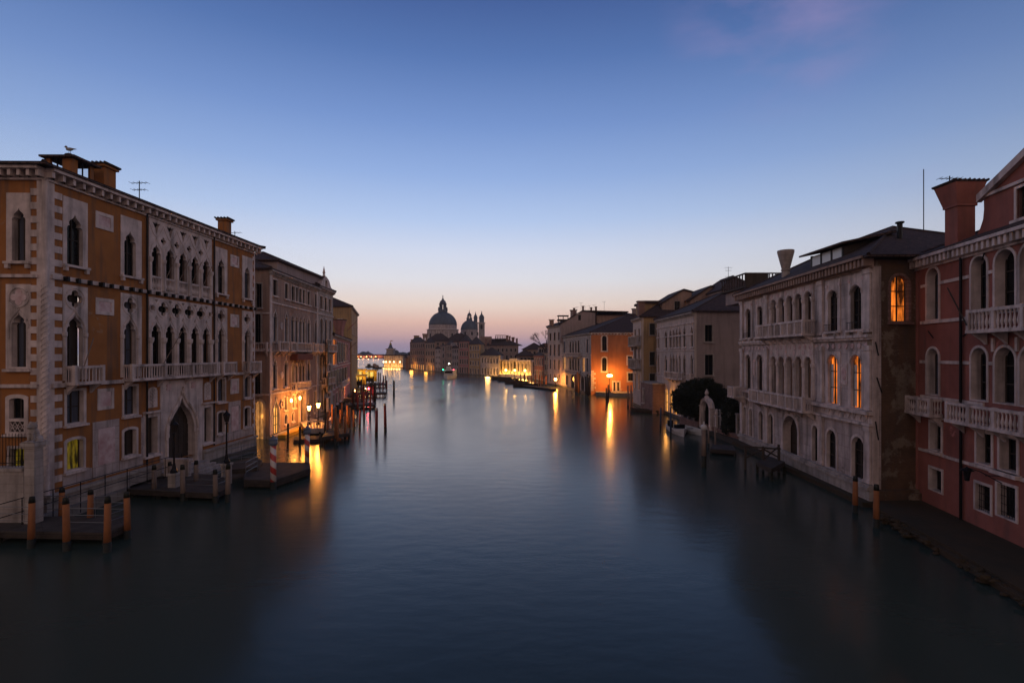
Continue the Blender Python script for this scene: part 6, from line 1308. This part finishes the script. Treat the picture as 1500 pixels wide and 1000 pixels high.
# quay of the orange palace: lamp, and the bright lamp by the tall house
v = Vector((X(893, 108.5), 108.5, .8)); t = lantern('street_lantern', 'glowing lantern cluster on a slim post on the quay of the orange palace', v, H(546, v.y)-.8, True, 2300, 1.5, mat_='lamp_warm', col=(1, .38, .06))
MB().ball((v.x-.35, v.y, H(550, v.y)), .26, 8, 6).build('lamp_globe', 'lamp_warm', t, True); MB().ball((v.x+.35, v.y, H(550, v.y)), .26, 8, 6).build('lamp_globe', 'lamp_warm', t, True)
v = Vector((X(813, 139.5), 138.0, .3)); t = lantern('street_lantern', 'dazzling yellow lantern at the foot of the tall pale house', v, H(552, v.y)-.3, True, 2000, 1.6); MB().ball((v.x, v.y-.3, H(555.5, v.y)), .36, 8, 6).build('lamp_globe', 'lamp_warm', t, True)
jetty('landing_stage', 'long low stage along the far right bank before the red house', [W2(765, 564.5, .5), W2(815, 569.8, .5), W2(815, 568.2, .5), W2(765, 563.4, .5)], .5)
jetty('landing_stage', 'low dark stage with moored boats before the floodlit pavilion', [W2(727, 553.3, .4), W2(768, 561.2, .4), W2(769, 560.2, .4), W2(729, 552.8, .4)], .5)
# small timber stage by the marble palace portal
z = .9; jetty('wooden_jetty', 'small timber water stage at the marble palace portal', [W2(1108, 676, z), W2(1130, 686, z), W2(1150, 676, z), W2(1128, 668, z)], z)
v = P(1118, 690, 0); t = thing('timber_frame', 'dark cross-braced timber frame beside the marble palace portal', 'frame', tuple(v)); mb = MB()
for dx, dy in ((-1.1, .6), (0, 0), (1.0, -.4), (1.6, .8)): mb.tube([(v.x+dx, v.y+dy, -.8), (v.x+dx, v.y+dy, 1.9)], .09, 6)
mb.tube([(v.x-1.2, v.y+.65, 1.8), (v.x, v.y, 1.8), (v.x+1.1, v.y-.45, 1.8)], .07, 5); mb.tube([(v.x, v.y, 1.7), (v.x+1.6, v.y+.8, .9)], .06, 5); mb.tube([(v.x-1.1, v.y+.6, .9), (v.x, v.y, 1.7)], .06, 5); mb.tube([(v.x, v.y, .9), (v.x+1.6, v.y+.8, 1.75)], .06, 5); mb.build('brace', 'wood_dark', t)
jetty('wooden_jetty', 'low grey stage right of the water gate below the garden wall', [W2(1040, 657, .5), W2(1078, 660, .5), W2(1074, 652, .5), W2(1044, 650, .5)], .5)

# boats
def hull(name, lab, p, ang, L, Wd, h, m, inner='wood_dark', group=None, sheer=.35):
    t = thing(name, lab, 'boat', (p[0], p[1], 0), group); c, s = math.cos(ang), math.sin(ang); V = []; n = 9
    for i in range(n):
        a = i/(n-1); w_ = Wd/2*(1-(max(0, a-.35)/.65)**2.2)*(.82+.18*min(1, a*4)); y_ = L*(a-.5); zz = h+sheer*max(0, a-.4)**2*1.6
        V.append([(w_*.6, -.15), (w_, zz*.55), (w_, zz), (w_-.09 if w_ > .1 else 0, zz), (max(0, w_-.12), .12)] + [(y_, 0)])
    mb = MB()
    for sg in (-1, 1):
        pts = []
        for r_ in V:
            for (w_, z_) in r_[:5]: pts.append((p[0]+(sg*w_)*c-r_[5][0]*s, p[1]+(sg*w_)*s+r_[5][0]*c, z_))
        mb.add(pts, [(i*5+j, i*5+j+1, (i+1)*5+j+1, (i+1)*5+j) for i in range(n-1) for j in range(4)])
    def q(w_, y_, z_): return (p[0]+w_*c-y_*s, p[1]+w_*s+y_*c, z_)
    a, b2 = V[0], V[0]; mb.add([q(-a[1][0], -L/2, -.15), q(a[1][0], -L/2, -.15), q(a[1][0], -L/2, h), q(-a[1][0], -L/2, h)], [(0, 1, 2, 3)])
    mb.build('hull', m, t, False)
    mb = MB(); pts = [q(-r_[4][0], r_[5][0], .13) for r_ in V]+[q(r_[4][0], r_[5][0], .13) for r_ in V]; mb.add(pts, [(i, i+1, n+i+1, n+i) for i in range(n-1)]); mb.build('floor', inner, t)
    mb = MB()
    for a in (-.2, .12): mb.add([q(-Wd/2+.1, L*a, h*.7), q(Wd/2-.1, L*a, h*.7), q(Wd/2-.1, L*a+.28, h*.7), q(-Wd/2+.1, L*a+.28, h*.7), q(-Wd/2+.1, L*a, h*.62), q(Wd/2-.1, L*a, h*.62), q(Wd/2-.1, L*a+.28, h*.62), q(-Wd/2+.1, L*a+.28, h*.62)], [(0, 1, 2, 3), (4, 5, 6, 7), (0, 1, 5, 4), (2, 3, 7, 6)])
    mb.build('seat_board', inner, t)
    # fore deck
    k = 6; mb = MB(); pts = [q(-r_[3][0], r_[5][0], r_[3][1]-.03) for r_ in V[k:]]+[q(r_[3][0], r_[5][0], r_[3][1]-.03) for r_ in V[k:]]; m_ = n-k; mb.add(pts, [(i, i+1, m_+i+1, m_+i) for i in range(m_-1)]); mb.build('fore_deck', m, t)
    return t, q
v = P(993, 634); t, q = hull('motorboat', 'small white motorboat with a dark windscreen moored below the garden wall', (v.x, v.y), R(175), 5.6, 1.9, .65, 'white_paint')
MB().box(v.x-.6, v.x+.6, v.y-.6, v.y-.5, .6, 1.05).build('windscreen', 'glass', t); MB().box(v.x-.3, v.x+.3, v.y+2.7, v.y+3.1, .1, 1.1).build('outboard_motor', 'dark_iron', t)
v = P(1012, 633); hull('rowing_boat', 'open white rowing boat moored right of the motorboat', (v.x, v.y), R(188), 4.8, 1.5, .5, 'white_paint')
v = P(508, 588); hull('wooden_boat', 'orange-lit wooden workboat moored at the long narrow jetty', (v.x, v.y+1), R(80), 5, 1.6, .6, 'plaster_brown')
v = P(497, 598); hull('wooden_boat', 'dark open boat lying against the pink house', (v.x, v.y), R(195), 7, 1.9, .7, 'wood_dark')
v = P(944, 604); hull('rowing_boat', 'small dark boat moored at the corner of the brick annex', (v.x, v.y), R(60), 4.5, 1.4, .5, 'wood_dark')
for i, (px, py, a) in enumerate(((735, 556, 80), (744, 558.5, 75), (756, 562, 78), (770, 566.5, 80))):
    v = P(px, py); hull('moored_boat', 'dark boat moored along the stage before the floodlit pavilion, %s from the left' % ORD[i], (v.x, v.y), R(a), 7, 2, .9, 'wood_dark', group='boats at the pavilion')
# lit workboat at the customs point
for i, (px, py, lab) in enumerate(((541, 538, 'tiny boat with a round cabin off the customs point'), (552, 540, 'low lit boat beside the customs point quay'), (549, 537.5, 'small reddish boat behind the low lit boat'))):
    v = P(px, py); t, q = hull('distant_boat', lab, (v.x, v.y), R(85), 5.5, 2, .8, 'wood_dark'); MB().box(v.x-1.2, v.x+.8, v.y-.7, v.y+.7, .7, 2.2).box(v.x-1.4, v.x+1.0, v.y-.8, v.y+.8, 2.201, 2.35).build('cabin', 'plaster_brown' if i else 'shutter', t)
# approaching water bus: lit cabin, white masthead lamp, green and red side lamps
v = P(655, 555); L_ = 15; t = thing('water_bus', 'small distant water bus with white, green and red lamps coming round the bend', 'boat', (v.x, v.y, 0)); x, y = v.x, v.y
mb = MB(); ring = []
for i in range(9):
    a = i/8; w_ = 2.0*(1-max(0, (.35-a)/.35)**2); ring.append((x+w_, y+L_*a, 1.1+.5*max(0, .3-a))); 
pts = ring+[(2*x-p_[0], p_[1], p_[2]) for p_ in ring[::-1]]; n = len(pts); mb.add(pts+[(x+(p_[0]-x)*.8, p_[1], -.3) for p_ in pts], [tuple(range(n))]+[(i, (i+1) % n, n+(i+1) % n, n+i) for i in range(n)]); mb.build('hull', 'white_paint', t)
MB().box(x-1.7, x+1.7, y+4, y+15, 1.2, 2.9).build('cabin', 'white_paint', t); MB().box(x-1.9, x+1.9, y+3, y+15.6, 2.901, 3.05).build('cabin_roof', 'white_paint', t); MB().box(x-1.4, x+1.4, y+3.9, y+3.95, 1.9, 2.7).build('windscreen', 'glass', t)
MB().box(x-.8, x+.8, y+3.2, y+5, 3.051, 4.2).build('wheelhouse', 'white_paint', t); MB().tube([(x, y+5.5, 3), (x, y+5.5, 5.3)], .05, 5).build('mast', 'dark_iron', t)
MB().ball((x, y+5.5, 5.4), .17, 8, 6).build('masthead_lamp', 'lamp_white', t, True); MB().ball((x-1.9, y+3.3, 3.2), .14, 8, 6).build('side_lamp', 'lamp_green', t, True); MB().ball((x+1.9, y+3.3, 3.2), .14, 8, 6).build('side_lamp', 'lamp_red', t, True)
light((x, y+4, 5.5), (1, .8, .55), 60, .2, t)

# ================================================================ trees
def crown(name, parent, blobs, n, leaf, m='foliage', seed=1):
    rn = random.Random(seed); mb = MB(); V = []; Fs = []
    tot = sum(b[1][0]*b[1][1]*b[1][2] for b in blobs)
    for c, r in blobs:
        k = int(n*r[0]*r[1]*r[2]/tot)
        for _ in range(k):
            while True:
                d = Vector((rn.gauss(0, 1), rn.gauss(0, 1), rn.gauss(0, 1)))
                if d.length > .01: break
            d.normalize(); rr = rn.random()**.22*(1+.06*math.sin(d.x*7+d.y*5)*math.cos(d.z*6)+rn.uniform(-.03, .05)); p = Vector((c[0]+d.x*rr*r[0], c[1]+d.y*rr*r[1], c[2]+d.z*rr*r[2]))
            a = Vector((rn.gauss(0, 1), rn.gauss(0, 1), rn.gauss(0, 1))).normalized(); b_ = a.cross(Vector((rn.gauss(0, 1), rn.gauss(0, 1), rn.gauss(0, 1)))).normalized(); s = leaf*rn.uniform(.6, 1.3); o = len(V)
            V += [p-a*s, p+b_*s*.5, p+a*s, p-b_*s*.5]; Fs.append((o, o+1, o+2, o+3))
    mb.V = V; mb.F = Fs; o0 = ORG[parent.name]; me = D.meshes.new(name); me.from_pydata([v-o0 for v in V], [], Fs); me.materials.append(MAT[m]); o = D.objects.new(name, me); COL.objects.link(o); o.parent = parent; return o
Zt = 60.6; x0 = X(1028, Zt); t = thing('clipped_tree', 'broad dark dome-shaped clipped tree behind the garden wall', 'tree', (x0+1.2, Zt+.8, .5))
MB().tube([(x0+1.2, Zt+.8, .4), (x0+1.0, Zt+.8, 2), (x0+.6, Zt+.7, 3.6)], .22, 8, r1=.12).build('trunk', 'bark', t, True)
for dx, dy in ((-1.6, .4), (1.3, -.4), (.2, 1.2), (-.4, -1.0)): MB().tube([(x0+1.0, Zt+.8, 2), (x0+.8+dx, Zt+.8+dy, 3.8)], .1, 6, r1=.05).build('limb', 'bark', t, True)
crown('crown', t, [((x0-.1, Zt+.8, 3.7), (2.9, 2.4, 2.3)), ((x0-1.9, Zt+.2, 3.0), (1.65, 1.5, 1.3)), ((x0+1.9, Zt+.4, 3.2), (1.6, 1.5, 1.5)), ((x0+.3, Zt+.2, 2.5), (2.3, 1.5, 1.2)), ((x0-.9, Zt+.3, 4.4), (1.3, 1.2, 1.25)), ((x0+1.1, Zt, 4.6), (1.4, 1.2, 1.1))]+[((x0-.1+3.1*math.cos(q*.7)*(.6+.4*(q%3)/2), Zt-.6+.5*math.sin(q*2.3), 3.6+2.1*abs(math.sin(q*.7))*(.75+.25*(q%2))), (.55+.25*(q%3), .6, .4+.15*(q%2))) for q in range(14)], 30000, .13)
Zt = 53; x0 = X(1071, Zt); t = thing('garden_shrub', 'loose dark shrub beside the far corner of the marble palace', 'shrub', (x0, Zt, .5)); MB().tube([(x0, Zt, .4), (x0+.1, Zt, 2.5)], .1, 6, r1=.04).build('stem', 'bark', t, True)
crown('foliage', t, [((x0, Zt, 3.0), (1.0, 1.0, 1.6)), ((x0+.5, Zt-.3, 1.7), (.9, .8, 1.0)), ((x0-.4, Zt, 1.5), (.7, .7, .9))], 7000, .1, seed=2)
for i, (px, Z, r_, h_) in enumerate(((1003, 66.5, 1.6, 1.5), (1021, 62.0, 1.5, 1.6), (1044, 58.5, 1.3, 1.6), (1060, 55.0, 1.1, 1.7))):
    x0 = X(px, Z)+.9; t = thing('shade_fill_bush', 'added dark bush standing in for the shade under the clipped tree behind the railings, %s from the left' % ORD[i], 'bush', (x0, Z, .5), 'added bushes under the clipped tree'); MB().tube([(x0, Z, .3), (x0, Z, 1.6)], .08, 6).build('stem', 'bark', t); crown('foliage', t, [((x0, Z, 1.8), (r_, 1.4, h_))], 4000, .11, seed=20+i)  # bushes added to stand in for the deep shade below the crown
def twig(mb, p, d, l, r, n, rn):
    q = p+d*l; mb.tube([p, p+d*l*.5+Vector((rn.uniform(-.1, .1), 0, rn.uniform(-.1, .1)))*l, q], r, 4, r1=r*.6)
    if n:
        for _ in range(3): twig(mb, q, (d+Vector((rn.uniform(-.8, .8), rn.uniform(-.8, .8), rn.uniform(-.2, .6)))).normalized(), l*.72, r*.6, n-1, rn)
x0 = X(799, 175); t = thing('bare_tree', 'leafless tree sticking up left of the tall pale house', 'tree', (x0, 175, .8)); mb = MB(); rn = random.Random(3); p = Vector((x0, 175, 10))
MB().tube([(x0, 175, .5), (x0, 175, 10)], .25, 6).build('trunk', 'bark', t, True)
for i in range(4): twig(mb, p, Vector((rn.uniform(-.9, .3), 0, .9)).normalized(), 2.6, .13, 4, rn)
mb.build('branches', 'bark', t)
for i, (px, Z, r_) in enumerate(((751, 232, 3), (758, 230, 3), (765, 230, 2.6), (772, 228, 2.8), (779, 226, 2.6))):
    x0 = X(px, Z); t = thing('garden_bush', 'dark bush above the floodlit pavilion, %s from the left' % ORD[i], 'bush', (x0, Z, .8), 'bushes behind the pavilion'); MB().tube([(x0, Z, .5), (x0, Z, 4)], .2, 6).build('stem', 'bark', t); crown('foliage', t, [((x0, Z, 5.2), (r_, 2, 1.9))], 900, .35, seed=i)

# ================================================================ haze over the lagoon
def haze(dens):
    mb = MB(); mb.box(-640, 640, -8, 1250, -1.6, 75); h = mb.build('haze', 'glass'); h.data.materials.clear()
    m = D.materials.new('haze'); m.use_nodes = True; t = m.node_tree; t.nodes.clear(); v = t.nodes.new('ShaderNodeVolumePrincipled'); o = t.nodes.new('ShaderNodeOutputMaterial')
    v.inputs['Color'].default_value = (.85, .86, .92, 1); v.inputs['Density'].default_value = dens; v.inputs['Anisotropy'].default_value = .2; t.links.new(v.outputs[0], o.inputs['Volume']); h.data.materials.append(m); tag(h, 'thin blue dawn haze over the lagoon', 'haze', None, 'stuff')
haze(.0002)
